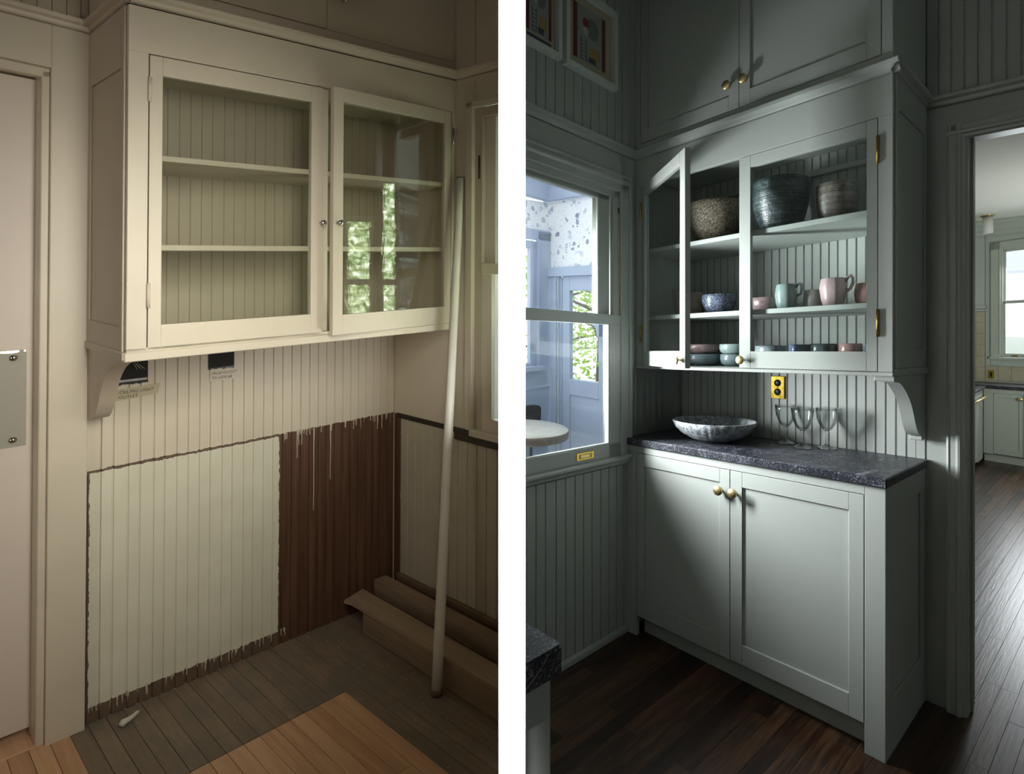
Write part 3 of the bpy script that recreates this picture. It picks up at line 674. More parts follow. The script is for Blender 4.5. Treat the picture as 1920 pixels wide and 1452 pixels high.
# leaning pole, stacked boards, debris
p0 = Vector((-.372, -.790, .004)); p1 = Vector((-.030, -.535, 2.175))
t = thing('wooden_pole', 'long white painted round pole leaning in the corner, chipped at its foot', 'pole', OLD, tuple(p0))
pts = [p0+(p1-p0)*(k/14)+Vector((.0012*math.sin(k*.6), .0015*math.sin(k*.45), 0)) for k in range(15)]
MB(OLD).tube(pts, [.0215-.0035*(k/14) for k in range(15)], 16).build('pole', 'pole', t)
MB(OLD).tube([p1-Vector((.001, .001, .012)), p1+Vector((.001, .001, .006))], .0175, 12).build('bare_end', 'trim_board', t)
MB(OLD).tube([p0+Vector((0, 0, -.003)), p0+Vector((.003, .002, .02))], .0224, 12).build('bare_end', 'trim_board', t)
G = 'boards stacked on the old floor'
def board(lb, pts, z0, z1, mat='board'):
    o = MB(OLD).prism('z', pts, z0, z1).build('board', mat); tag(o, lb, 'board', G); return o
def near(x): return max(-1.13, ylim(OLD, x, -1)+.004)
board('wide flat board lying on top of the stacked boards by the leaning pole', [(-.343, -.08), (-.330, -.125), (-.322, near(-.322)), (-.223, near(-.223)), (-.215, -.045)], .115, .130)
board('board standing on edge beneath the wide flat top board', [(-.318, -.20), (-.322, near(-.322)), (-.292, near(-.292)), (-.288, -.19)], .006, .114)
board('thick painted board lying between the wide board and the wall', [(-.205, -.02), (-.205, near(-.205)), (-.150, near(-.150)), (-.150, -.012)], .005, .075, 'board')
board('narrow board lying closest to the wall on the stack', [(-.128, -.012), (-.128, near(-.128)), (-.060, near(-.060)), (-.058, -.020)], .06, .138)
board('low board under the narrow board beside the baseboard', [(-.120, -.03), (-.120, near(-.120)), (-.040, near(-.040)), (-.042, -.03)], .004, .058, 'trim_board')
pts = [(-1.271, -.112, .010), (-1.262, -.106, .015), (-1.245, -.103, .016), (-1.228, -.098, .018), (-1.212, -.088, .020), (-1.200, -.074, .014)]
tag(MB(OLD).tube(pts, [.010, .013, .010, .008, .007, .003], 8).build('paint_peeling', 'pole'), 'curled white scrap of caulk on the grey floor near the door casing', 'debris')
mb = MB(OLD)
for k in range(60):
    x, y = rnd.uniform(-1.3, -.35), rnd.uniform(-.5, -.05)
    if rnd.random() < .3: x, y = rnd.uniform(-.6, -.38), rnd.uniform(-1.2, -.3)
    r = rnd.uniform(.0012, .004); a = rnd.uniform(0, 3.1)
    mb.add([(x+r*math.cos(a)*1.6, y+r*math.sin(a), .001), (x-r*math.sin(a), y+r, .001), (x-r, y-r*.6, .001), (x, y, .001+r)], [(0, 1, 3), (1, 2, 3), (2, 0, 3), (0, 1, 2)])
o = tag(mb.build('plaster_crumbs', 'pole'), 'tiny white plaster crumbs strewn over the old grey floor', 'debris'); o['kind'] = 'stuff'

# ================================================================= NEW ROOM: floor
fn = sempty('floor', NEW, (1, -1, 0))
for k in range(52):
    x = .0572*k; x1 = x+.0572; y = .0 if k < 21 else (5.0 if k < 33 else .1)
    while y > -2.6:
        y2 = y-rnd.uniform(.35, 1.1); fboard(NEW, x, x1, y, y2, 1, 'dark_floor', fn, rnd.uniform(-.0004, .0004)); y = y2
for k in range(5, 21):                                   # the kitchen floor beyond the doorway
    x = .0572*k; y = 5.0
    while y > .13:
        y2 = max(y-rnd.uniform(.6, 1.5), .12); fboard(NEW, x, x+.0572, y, y2, 1, 'dark_floor', fn, rnd.uniform(-.0004, .0004)); y = y2
sbx(PLAIN, 'floor', 'dark', .0136, 3.1, -2.7, 3.3, -.10, -.0195); sbx(NEW, 'floor', 'dark', .0, 3.3, .1, 5.1, -.10, -.0195)

# ----------------------------------------------------------------- NEW ROOM: walls
S = 'sage'
wc = sempty('wall_back', NEW, (.6, .01, 0))
ex = seq(0, .569, .0375)[:-1]+[.569, .608, .645, .682, .719, .755, .792, .830, .868, .906, .944, .982, 1.020, 1.058, 1.094]
planks(NEW, 'x', ex, 0, -1, .90, 2.30, S, wc, bead=False, g=.0045)
MB(NEW).box(1.094, 1.125, -.004, .012, .90, 2.30).build('edge_strip', S, wc)
sbx(NEW, 'wall_back', S, -.02, 1.262, .012, .12, -.1, 3.25)
sbx(NEW, 'wall_back', S, 1.125, 1.262, -.0, .012, -.1, 2.30)
sbx(NEW, 'wall_back', S, 1.262, 2.12, .0, .12, 2.135, 2.30)
sbx(NEW, 'wall_back', S, 2.12, 3.1, .0, .12, -.1, 3.25)
sbx(NEW, 'wall_back', S, 1.25, 2.13, .012, .12, 2.29, 3.25)
wd = sempty('wall_back', NEW, (1.5, .01, 2.3))
planks(NEW, 'x', seq(1.125, 3.0, .043), 0, -1, 2.285, 3.25, S, wd, bead=False, g=.0045)
crownx(NEW, 1.125, 3.0, .0, 2.308, 1, 'trim_9', S, .040)
# doorway casing
dn = sempty('door_2', NEW, (1.6, 0, 0))
CAS = [(1.198, 0), (1.198, -.018), (1.206, -.022), (1.212, -.018), (1.228, -.018), (1.236, -.024), (1.243, -.022), (1.248, -.012), (1.257, -.010), (1.262, 0)]
MB(NEW).prism('z', CAS, 0, 2.181).build('casing', S, dn)
MB(NEW).prism('x', [(y, 2.133+(1.257-x)) for x, y in CAS], 1.198, 2.15).build('casing', S, dn)
MB(NEW).box(1.2595, 1.264, .0, .125, 0, 2.136, 0).build('jamb', S, dn)
MB(NEW).box(1.2595, 2.12, .0, .125, 2.132, 2.137, 0).build('jamb', S, dn)
MB(NEW).box(1.262, 1.272, .05, .065, 0, 2.132, 0).build('door_stop', S, dn)
MB(NEW).box(2.12, 2.16, -.02, .125, 0, 2.15, 0).build('casing', S, dn)

# window wall
ww = sempty('wall_left', NEW, (-.01, -.6, 0))
eb = [-1.235, -1.172, -1.117, -1.059, -.994, -.933, -.872, -.814, -.755, -.692, -.632, -.573, -.52, -.47]
eb += [-.42, -.37, -.32, -.27, -.22, -.165, -.11, -.055, 0]
for a0, a1 in zip(eb[:-1], eb[1:]):
    plank_bm(NEW, 'y', a0, a1, 0, 1, 0, .80 if a0 < -.5 else 1.26, bead=False, g=.0045).build('plank', S, ww)
for a0, a1 in zip(seq(-1.235, 0, .0585)[:-1], seq(-1.235, 0, .0585)[1:]):
    plank_bm(NEW, 'y', a0, a1, 0, 1, 2.29, 3.25, bead=False, g=.0045).build('plank', S, ww)
sbx(NEW, 'wall_left', S, -.10, -.012, -1.238, 0, -.1, .83)
sbx(NEW, 'wall_left', S, -.10, -.0, -.55, 0, .80, 2.30)
sbx(NEW, 'wall_left', S, -.10, -.0, -1.238, -.5, 2.135, 2.30)
sbx(NEW, 'wall_left', S, -.10, -.012, -1.238, 0, 2.29, 3.25)
struct(MB(NEW).prism('y', [(-a, 2.311-(.040+b)) for a, b in CROWN], -1.238, -.41).build('trim_10', S))
struct(MB(NEW).prism('y', [(0, 0), (.012, 0), (.012, .018), (.007, .026), (0, .03)], -1.238, -.50).build('baseboard_left', S))
wi = sempty('window_4', NEW, (-.02, -.8, .85))
def wbx(nm, mt, x0, x1, y0, y1, z0, z1, c=.002): return MB(NEW).box(x0, x1, y0, y1, z0, z1, c).build(nm, mt, wi)
# casing: right side board with inner bead, head casing with moulding
wbx('casing', S, 0, .016, -.558, -.475, .84, 2.171); wbx('casing', S, .0, .024, -.500, -.478, .84, 2.171)
wbx('casing', S, 0, .016, -1.238, -.475, 2.092, 2.171)
wbx('head_moulding', S, 0, .026, -1.238, -.470, 2.125, 2.150, .008); wbx('head_moulding', S, 0, .022, -1.238, -.474, 2.160, 2.172, .003)
wbx('casing_bead', S, .0, .020, -.562, -.552, .84, 2.095, .003)
wbx('jamb', S, -.10, .0, -.558, -.552, .84, 2.095); wbx('jamb', S, -.10, .0, -1.238, -.552, 2.085, 2.098)
wbx('sash_stop', S, -.014, .006, -.608, -.558, 1.505, 2.098); wbx('sash_stop', S, -.014, .006, -1.238, -.558, 2.060, 2.098)
# upper sash
wbx('upper_sash', S, -.045, -.018, -.703, -.606, 1.50, 2.075); wbx('upper_sash', S, -.045, -.018, -1.238, -.606, 2.040, 2.085)
wbx('glazing_bead', 'white_frame', -.020, -.012, -.703, -.694, 1.50, 2.045, .001); wbx('glazing_bead', 'white_frame', -.020, -.012, -1.238, -.694, 2.036, 2.045, .001)
# lower sash
wbx('lower_sash', S, -.016, .012, -.645, -.560, .850, 1.507); wbx('lower_sash', S, -.016, .014, -1.238, -.560, 1.462, 1.510)
wbx('lower_sash', S, -.016, .012, -1.238, -.560, .850, .915)
wbx('glazing_bead', 'white_frame', .0, .010, -.650, -.641, .912, 1.465, .001); wbx('glazing_bead', 'white_frame', .0, .010, -1.238, -.641, .912, .921, .001)
wbx('pane', 'glass_window', -.034, -.031, -1.238, -.70, 1.50, 2.045, 0); wbx('pane', 'glass_window', -.006, -.003, -1.238, -.64, .915, 1.465, 0)
# sill
MB(NEW).prism('y', [(-.01, .851), (.034, .851), (.040, .846), (.040, .838), (.032, .832), (.024, .822), (.022, .812), (.0, .808), (-.01, .808)], -1.238, -.452).build('sill', S, wi)
wbx('sash_lift', 'gold', .012, .0155, -.877, -.760, .866, .899, .001); wbx('lift_recess', 'old_brass', .0155, .0165, -.862, -.775, .873, .892, .0005)
wbx('lift_recess', 'brass', .0160, .0175, -.852, -.790, .876, .889, .0005)
pts = [(.004, -.570+.002*math.sin(k*2.2), 1.99-.02*k) for k in range(25)]
MB(NEW).tube(pts, .0052, 8).build('sash_rope', 'rope', wi)
wbx('rope_hole', 'dark_rail', .0045, .0075, -.574, -.560, 1.98, 2.015, .001)

# framed drawings on the window wall
def frame(lb, y0, y1, z0, z1, mat):
    t = thing('picture_frame', lb, 'picture', NEW, (.0, (y0+y1)/2, z0), 'white framed drawings above the window')
    d = .030; wd_ = .022
    for a in ((y0, y0+wd_, z0, z1), (y1-wd_, y1, z0, z1), (y0+wd_, y1-wd_, z0, z0+wd_), (y0+wd_, y1-wd_, z1-wd_, z1)):
        MB(NEW).box(.0005, d, *a, .001).build('frame_bar', 'white_frame', t)
    MB(NEW).box(.0005, .006, y0+wd_, y1-wd_, z0+wd_, z1-wd_, 0).build('drawing', mat, t, uvp=lambda q: ((q[1]-y0)/(y1-y0), (q[2]-z0)/(z1-z0), 0.))
frame('white framed drawing with red chequered side bands, nearer the cupboard', -.957, -.600, 2.545, 2.905, 'picture1')
frame('white framed drawing cut by the left edge, mostly out of view', -1.225, -.985, 2.545, 2.905, 'picture2')

# ----------------------------------------------------------------- NEW ROOM: wall cabinet
FR = -.422
nc = thing('wall_cabinet', 'sage green wall cabinet with glazed doors holding pottery', 'cabinet', NEW, (.56, -.2, 1.26))
bx(NEW, 'side_panel', S, nc, 1.104, 1.125, -.40, -.0, 1.285, 2.275)
for a in ((-.400, -.362, 1.285, 2.275), (-.04, -.008, 1.285, 2.275), (-.362, -.04, 1.285, 1.352), (-.362, -.04, 2.165, 2.275)):
    bx(NEW, 'side_frame', S, nc, 1.125, 1.130, *a)
bx(NEW, 'side_panel', S, nc, .002, .022, -.40, -.012, 1.275, 2.20)
bx(NEW, 'bottom', S, nc, .002, 1.125, -.40, -.0045, 1.262, 1.275)
bx(NEW, 'bottom_rail', S, nc, .0, 1.129, FR-.008, FR+.022, 1.257, 1.2715, .003); bx(NEW, 'bottom_rail', S, nc, 1.118, 1.134, -.41, -.0, 1.257, 1.284, .004)
bx(NEW, 'top_rail', S, nc, .0, 1.125, FR, FR+.022, 2.1385, 2.275)
bx(NEW, 'stile', S, nc, .002, .034, FR, FR+.022, 1.2715, 2.1385); bx(NEW, 'stile', S, nc, 1.078, 1.125, FR, FR+.022, 1.2715, 2.1385)
bx(NEW, 'ceiling_board', S, nc, .022, 1.104, -.40, -.0045, 2.205, 2.22)
bx(NEW, 'back_rail', S, nc, .022, 1.104, -.022, -.0045, 2.116, 2.140, .003)
for z in (1.839, 1.513): bx(NEW, 'shelf', 'sage_inner', nc, .022, 1.104, -.385, -.0045, z-.020, z, .002)
rdoor = framed_door(NEW, nc, .5445, 1.0755, 1.2735, 2.1365, FR, .050, .048, .068, S, gmat='glass_new', st2=.036)
rdoor['label'] = 'closed right glazed door'
disc_knob(NEW, .560, FR, 1.306, 'brass', rdoor, r=.0175)
LT = math.radians(34)
def rotl(v, hx=.036, hy=FR, t=-LT):
    dx, dy = v.x-hx, v.y-hy; return Vector((hx+dx*math.cos(t)-dy*math.sin(t), hy+dx*math.sin(t)+dy*math.cos(t), v.z))
ldoor = framed_door(NEW, nc, .037, .541, 1.2735, 2.1365, FR, .036, .048, .068, S, gmat='glass_new', st2=.050, T=rotl, th=.024)
ldoor['label'] = 'left glazed door swung open'
disc_knob(NEW, .510, FR, 1.306, 'brass', ldoor, r=.0175, T=rotl)
for x, z0, z1 in ((1.0775, 1.980, 2.075), (1.0775, 1.391, 1.486), (.034, 1.98, 2.06), (.034, 1.385, 1.468)):
    h = MB(NEW).tube([(x, FR-.006, z0), (x, FR-.006, z1)], .0052, 10).build('hinge', 'old_brass', nc)
    MB(NEW).box(x-.006, x+.006 if x > .5 else x+.003, FR-.002, FR+.001, z0+.003, z1-.003, .0005).build('hinge_leaf', 'old_brass', h)
cp = smoothp([(-.402, 1.238), (-.34, 1.233), (-.283, 1.210), (-.225, 1.175), (-.187, 1.140), (-.160, 1.105), (-.135, 1.070), (-.101, 1.038), (-.06, 1.025), (-.030, 1.020)])
cb = MB(NEW).prism('x', [(-.002, 1.258), (-.405, 1.258), (-.405, 1.240)]+cp+[(-.030, 1.008), (-.002, 1.008)], 1.080, 1.125).build('corbel', S, nc)
MB(NEW).box(1.060, 1.128, -.410, -.36, 1.240, 1.257, .003).build('corbel_cap', S, cb)
MB(NEW).box(1.083, 1.127, -.055, -.002, 1.005, 1.021, .003).build('corbel_cap', S, cb)

# cupboards above the crown
up = thing('wall_cabinet', 'dark sage cupboard with two tall panelled doors above the crown', 'cabinet', NEW, (.56, -.2, 2.31))
bx(NEW, 'body', S, up, .0, 1.125, -.402, -.0, 2.305, 3.245)
for a in ((.0, 1.125, 2.305, 2.346), (.0, .026, 2.346, 3.24), (1.089, 1.125, 2.346, 3.24)): bx(NEW, 'face_frame', S, up, a[0], a[1], FR, FR+.02, a[2], a[3])
for k, (x0, x1) in enumerate(((.029, .5425), (.5445, 1.0865))):
    dd = framed_door(NEW, up, x0, x1, 2.349, 3.22, FR, .044 if k == 0 else .048, .06, .060, S, panel='flat', st2=.048)
    disc_knob(NEW, .496 if k == 0 else .571, FR, 2.449, 'brass', dd, r=.0185)
struct(MB(NEW).prism('x', [(FR+a*1.1, 2.312-(.040+b)) for a, b in CROWN], .0, 1.148).build('trim_11', S))
struct(MB(NEW).prism('y', [(1.125-a*1.1, 2.312-(.040+b)) for a, b in CROWN], FR-.024, .0).build('trim_12', S))

# ----------------------------------------------------------------- NEW ROOM: base cabinet and worktop
BF = -.500
bc = thing('base_cabinet', 'sage green base cabinet with two panelled doors under the granite worktop', 'cabinet', NEW, (.56, -.25, 0))
bx(NEW, 'body', S, bc, .003, 1.118, -.475, -.0, .08, .890)
bx(NEW, 'toe_kick', S, bc, .065, 1.055, -.44, -.425, .0, .085)
bx(NEW, 'stile', S, bc, .0, .062, BF, BF+.024, .0, .862); bx(NEW, 'stile', S, bc, 1.0585, 1.1255, BF, BF+.06, .0, .895)
bx(NEW, 'top_rail', S, bc, .0, 1.0585, BF, BF+.024, .8635, .895)
for a in ((-.44, -.0, .0, .185), (-.44, -.0, .812, .895), (-.44, -.428, .185, .812), (-.065, -.0, .185, .812)):
    bx(NEW, 'side_frame', S, bc, 1.118, 1.1255, *a)
da = framed_door(NEW, bc, .0645, .5425, .097, .8615, BF, .044, .056, .082, S, panel='flat', st2=.046)
db = framed_door(NEW, bc, .5455, 1.0560, .099, .8615, BF, .052, .060, .078, S, panel='flat', st2=.050)
disc_knob(NEW, .502, BF, .776, 'brass', da); disc_knob(NEW, .566, BF, .776, 'brass', db)
# slightly flared foot panel between body and wall
ct = MB(NEW).box(.0, 1.133, -.514, -.0045, .897, .930, .004).build('worktop', 'granite')
tag(ct, 'dark speckled granite worktop lying on the sage base cabinet', 'worktop')

# outlet on the beadboard
def outlet(room, x0, x1, z0, z1, y, lb, double=True):
    t = thing('electrical_outlet', lb, 'outlet', room, ((x0+x1)/2, y, z0))
    bx(room, 'cover_plate', 'gold', t, x0, x1, y-.005, y-.0005, z0, z1, .0018)
    w_ = (x1-x0); xm = (x0+x1)/2
    if double:
        for zz in (z0+(z1-z0)*.3, z0+(z1-z0)*.7):
            s = MB(room).lathe(xm, y-.005, zz, [(0, -.003), (w_*.24, -.003), (w_*.26, 0)], 20, 'y').build('socket', 'black', t)
            for dx in (-.006, .006): MB(room).box(xm+dx-.001, xm+dx+.001, y-.0085, y-.0075, zz-.002, zz+.006, 0).build('slot', 'dark', s)
        MB(room).lathe(xm, y-.005, (z0+z1)/2, [(0, -.0015), (.0025, -.001), (.003, 0)], 10, 'y').build('screw', 'old_brass', t)
    else: bx(room, 'switch', 'black', t, x0+w_*.3, x1-w_*.3, y-.007, y-.005, z0+(z1-z0)*.22, z1-(z1-z0)*.22)
    return t
outlet(NEW, .494, .558, 1.121, 1.226, -.004, 'polished brass double outlet with black sockets on the sage beadboard')

# ----------------------------------------------------------------- pottery
def wob(seed, amp=.02, k=(3, 5)):
    r = random.Random(seed); a = [r.uniform(0, 6.28) for _ in range(4)]
    return lambda t, h: 1+amp*(math.sin(k[0]*t+a[0])+.6*math.sin(k[1]*t+a[1]+h*20))+amp*.5*math.sin(h*90+a[2])
def facet(n, amp=.03, ph=0.):
    return lambda t, h: math.cos(PI/n)/max(.2, math.cos(((t+ph) % (2*PI/n))-PI/n))*(1-amp)+amp
def vessel(prof, th=.006):
    """outer profile (r,z) bottom to top -> closed wall with thickness"""
    inn = [(max(r-th, .0), z+(th if i == 0 else 0)) for i, (r, z) in enumerate(prof)]
    inn = [(r, max(z, prof[0][1]+th)) for r, z in inn]
    return [(0, prof[0][1])]+prof+[(prof[-1][0]-th*.5, prof[-1][1]+th*.35)]+inn[::-1]+[(0, prof[0][1]+th)]
GP = 'pottery in the glazed cabinet'
def pot(name, lb, cat, mat, x, y, z, prof, th=.006, w=None, seg=44, handle=None, group=GP):
    if handle:
        t = thing(name, lb, cat, NEW, (x, y, z), group)
        MB(NEW).lathe(x, y, z, vessel(prof, th), seg, 'z', w).build('body', mat, t)
        MB(NEW).tube([(x+a, y, z+b) for a, b in handle], .0058, 8).build('handle', mat, t)
        return t
    o = MB(NEW).lathe(x, y, z, vessel(prof, th), seg, 'z', w).build(name, mat); return tag(o, lb, cat, group)
pot('ceramic_bowl', 'speckled golden brown bowl on the top shelf, behind the open door', 'bowl', 'bowl_speckle', .305, -.20, 1.8395,
    [(.055, 0), (.085, .025), (.112, .07), (.130, .12), (.139, .165), (.1385, .192)], .008, wob(1, .006))
pot('ceramic_bowl', 'large dark teal banded bowl on the top shelf', 'bowl', 'bowl_teal', .628, -.21, 1.8395,
    [(.072, 0), (.088, .035), (.103, .08), (.116, .13), (.1245, .175), (.1235, .20), (.120, .222)], .007, wob(2, .009))
pot('ceramic_bowl', 'smaller taupe bowl with dark rings, right on the top shelf', 'bowl', 'bowl_taupe', .858, -.20, 1.8395,
    [(.052, 0), (.066, .03), (.075, .06), (.0805, .10), (.0805, .135), (.078, .160)], .006, wob(3, .006))
z = 1.5135
pot('drinking_cup', 'tall speckled grey cup seen through the open left door', 'cup', 'cup_brown', .112, -.20, z, [(.018, 0), (.027, .03), (.034, .08), (.036, .142)], .005, wob(4, .008))
pot('drinking_cup', 'brown grey cup just right of the open door, middle shelf', 'cup', 'cup_brown', .225, -.23, z, [(.032, 0), (.039, .03), (.041, .07), (.041, .108)], .005, wob(5, .006))
pot('ceramic_bowl', 'small cream bowl half hidden by the blue speckled bowl', 'bowl', 'cup_cream', .300, -.130, z, [(.028, 0), (.050, .02), (.056, .045), (.052, .075)], .005)
pot('ceramic_bowl', 'blue and white speckled faceted bowl on the middle shelf', 'bowl', 'bowl_blue', .368, -.27, z, [(.045, 0), (.066, .02), (.080, .055), (.081, .083)], .006, facet(7, .6))
pot('ceramic_bowl', 'low mauve bowl left of the teal mug', 'bowl', 'cup_mauve', .560, -.20, z, [(.060, 0), (.069, .015), (.072, .04), (.068, .060)], .006, wob(6, .008))
H1 = [(.040, .092), (.052, .108), (.062, .104), (.066, .085), (.060, .064), (.044, .056)]
pot('coffee_mug', 'pale teal faceted mug with a looped handle', 'mug', 'cup_teal', .672, -.25, z, [(.034, 0), (.043, .03), (.047, .062), (.041, .105)], .005, facet(8, .5, .3), handle=H1)
pot('drinking_cup', 'off white faceted cup between the teal and pink mugs', 'cup', 'cup_white', .765, -.20, z, [(.030, 0), (.038, .02), (.041, .045), (.036, .078)], .005, facet(8, .5))
pot('drinking_cup', 'dark slate cup half hidden behind the pink mug', 'cup', 'cup_dark', .836, -.16, z, [(.024, 0), (.030, .02), (.035, .06), (.034, .094)], .005, facet(8, .4))
H2 = [(.046, .094), (.056, .112), (.066, .116), (.074, .104), (.074, .086), (.064, .066), (.048, .056)]
pot('coffee_mug', 'large dusty pink faceted mug with handle', 'mug', 'cup_pink', .870, -.27, z, [(.036, 0), (.046, .03), (.052, .072), (.047, .108)], .005, facet(8, .5, .2), handle=H2)
pot('drinking_cup', 'glossy rose pink cup at the right end of the middle shelf', 'cup', 'cup_rose', .978, -.22, z, [(.032, 0), (.042, .02), (.046, .05), (.040, .084)], .005, wob(8, .01))
z = 1.2755
BW = [(.052, 0), (.074, .012), (.081, .03), (.080, .052)]
def sc(p, k, h=1.): return [(r*k, q*h) for r, q in p]
pot('ceramic_bowl', 'slate grey bowl, lower of the left stack on the cabinet floor', 'bowl', 'bowl_slate', .272, -.25, z, sc(BW, 1.04), .005)
pot('ceramic_bowl', 'pinkish bowl stacked on the left slate bowl', 'bowl', 'cup_mauve', .272, -.25, z+.0525, sc(BW, 1.0, .85), .005)
pot('ceramic_bowl', 'dark grey bowl, lower of the right stack beside the closed door', 'bowl', 'bowl_slate', .440, -.26, z, sc(BW, .80), .005)
pot('ceramic_bowl', 'pale teal bowl stacked on the right grey bowl', 'bowl', 'cup_teal', .440, -.26, z+.0525, sc(BW, .84, .85), .005)
for x, r, mt, hh, lb in ((.600, .066, 'bowl_slate', .088, 'grey bowl rim leftmost behind the closed door rail'), (.725, .043, 'plate_blue', .093, 'dark blue bowl rim behind the closed door rail, beside the grey one'),
                     (.822, .055, 'plate_dark', .095, 'near black bowl rim in the middle behind the door rail'), (.925, .043, 'cup_rose', .095, 'pink bowl rim near the right end behind the door rail'),
                     (1.022, .042, 'plate_blue', .093, 'blue bowl rim at the far right behind the door rail')):
    pot('ceramic_bowl', lb, 'bowl', mt, x, -.24, z, [(r*.6, 0), (r*.92, hh*.3), (r, hh*.7), (r, hh)], .005)
for x, y, r, mt, lb in ((.540, -.12, .05, 'plate_dark', 'dark bowl rim in the back left corner behind the closed door'), (.77, -.12, .04, 'cup_mauve', 'mauve bowl rim behind the blue and black ones')):
    pot('ceramic_bowl', lb, 'bowl', mt, x, y, z, [(r*.6, 0), (r*.92, .03), (r, .06), (r, .092)], .005)
# big textured bowl on the worktop
pot('ceramic_bowl', 'wide shallow grey textured bowl standing on the granite worktop', 'bowl', 'bowl_grey', .336, -.262, .9305,
    [(.072, 0), (.110, .012), (.150, .035), (.178, .062), (.192, .090)], .009, lambda t, h: 1+.014*math.sin(30*t+70*h+2.5*math.sin(5*t)+math.sin(11*t+90*h))*(1 if h < .088 else .2), seg=160, group='pottery on the worktop')
# three cut glass goblets
def goblet(x, y, lb):
    t = thing('glass_goblet', lb, 'glass', NEW, (x, y, .9305), 'glass goblets on the worktop')
    def fc(tt, h): return 1+(.07*abs(math.cos(5*tt)) if .082 < h < .150 else (.03*abs(math.cos(5*tt)) if h <= .082 else .03))
    body = [(0, .074), (.010, .075), (.020, .084), (.032, .104), (.040, .128), (.044, .150), (.047, .172), (.0457, .1722), (.0426, .150), (.0384, .128), (.0300, .105), (.0175, .086), (0, .079)]
    MB(NEW).lathe(x, y, .9305, body, 60, 'z', fc).build('bowl', 'goblet', t)
    MB(NEW).lathe(x, y, .9305, [(0, .0), (.038, .0), (.040, .003), (.036, .006), (.016, .013), (.008, .020), (.006, .030), (.0055, .052), (.008, .068), (.010, .0735), (0, .0735)], 36, 'z').build('stem', 'goblet', t)
goblet(.600, -.088, 'leftmost glass goblet, nearest the brass outlet'); goblet(.700, -.150, 'middle glass goblet, standing nearest the worktop edge'); goblet(.774, -.072, 'rightmost glass goblet on the worktop')

# ----------------------------------------------------------------- near worktop at the lower left
C0 = NEW(1.146, -2.168, 0); ux = (NEW(1.0, -2.168, 0)-C0).normalized(); uy = (NEW(1.146, -2.4, 0)-C0).normalized()
kx = (C0.x-.0140)/-ux.x; ky = (C0.x-.0140)/-uy.x; Ax, Ay = C0+ux*kx, C0+uy*ky
def corner_poly(off, r):
    o = (ux+uy).normalized()*off; c = C0+o; a = c+ux*((c.x-.0140)/-ux.x); b2 = c+uy*((c.x-.0140)/-uy.x)
    return [(a.x, a.y)]+[(q.x, q.y) for q in (c+ux*r, c+ux*r*.35+uy*r*.05, c+ux*r*.05+uy*r*.35, c+uy*r)]+[(b2.x, b2.y)]
nb = thing('base_cabinet', 'pale sage cabinet corner under the nearest worktop, lower left of the new room', 'cabinet', PLAIN, (.04, C0.y-.02, 0))
MB().prism('z', corner_poly(.020, .003), .07, 1.026).build('body', S, nb)
MB().prism('z', corner_poly(.030, .003), .0, .07).build('toe_kick', S, nb)
o = MB().prism('z', corner_poly(.0, .010), 1.027, 1.068); o.prism('z', corner_poly(.003, .010), 1.068, 1.073)
tag(o.build('worktop', 'granite'), 'corner of a rounded dark granite worktop in the near lower left', 'worktop')

# ================================================================= PORCH beyond the window
PX_, PY = -1.5, .48
B = 'porch_blue'
wp = sempty('wall_far', NEW, (PX_, .2, 0))
sbx(NEW, 'wall_far', 'wallpaper', PX_-.06, PX_, .10, PY, 2.157, 2.385); sbx(NEW, 'wall_far', 'wallpaper', PX_, -.70, PY, PY+.06, 1.875, 2.385)
sbx(NEW, 'wall_far', B, PX_-.06, PX_, -.9, .10, 2.10, 3.0); sbx(NEW, 'wall_far', B, PX_-.03, PX_+.0, .37, PY, 1.03, 2.157)
sbx(NEW, 'wall_far', B, PX_-.06, PX_, -.9, PY, 0, .95); sbx(NEW, 'wall_far', B, PX_-.06, PX_, -.9, PY, .94, 1.11)
sbx(NEW, 'wall_far', B, -.86, .0, PY, PY+.06, 0, 1.875); sbx(NEW, 'wall_far', B, -.70, .0, PY, PY+.06, 1.87, 3.0)
sbx(NEW, 'wall_far', 'siding', -.70, -.08, .3, PY, 2.6, 3.0)
planks(NEW, 'y', seq(-.3, PY-.01, .035), PX_+.012, -1, 0, .945, B, wp, bead=False, g=.005)
# beam course above the wallpaper, flat ceiling above
struct(MB(NEW).box(PX_, PX_+.07, -.9, PY, 2.385, 2.56, .004).build('trim_13', B)); struct(MB(NEW).box(PX_, -.05, PY-.07, PY, 2.385, 2.56, .004).build('trim_14', B))
pc = sbx(NEW, 'ceiling', 'siding', PX_-.1, -.10, -.35, PY+.08, 2.62, 2.68)
wq = sempty('window_5', NEW, (PX_, .1, 1))
for nm, a in (('casing', (PX_, PX_+.022, .340, PY, 1.045, 2.150)), ('casing', (PX_, PX_+.022, -.3, PY, 2.075, 2.157)), ('casing_bead', (PX_, PX_+.032, .335, .352, 1.10, 2.09)),
              ('sill', (PX_, PX_+.06, -.3, .385, 1.075, 1.112)), ('apron', (PX_, PX_+.02, -.3, PY, .945, 1.08)), ('sash', (PX_-.03, PX_+.008, .268, .34, 1.11, 2.06)), ('sash', (PX_-.03, PX_+.008, -.3, .34, 2.012, 2.07)), ('sash', (PX_-.03, PX_+.008, -.3, .34, 1.10, 1.135))):
    MB(NEW).box(*a, .003).build(nm, B, wq)
MB(NEW).box(PX_, PX_+.030, PY-.52, PY, .932, .955, .004).build('chair_rail', B, wq)
MB(NEW).box(PX_-.014, PX_-.011, -.3, .268, 1.13, 2.02, 0).build('pane', 'glass_window', wq)
dq = sempty('door_3', NEW, (-1.1, PY, 0))
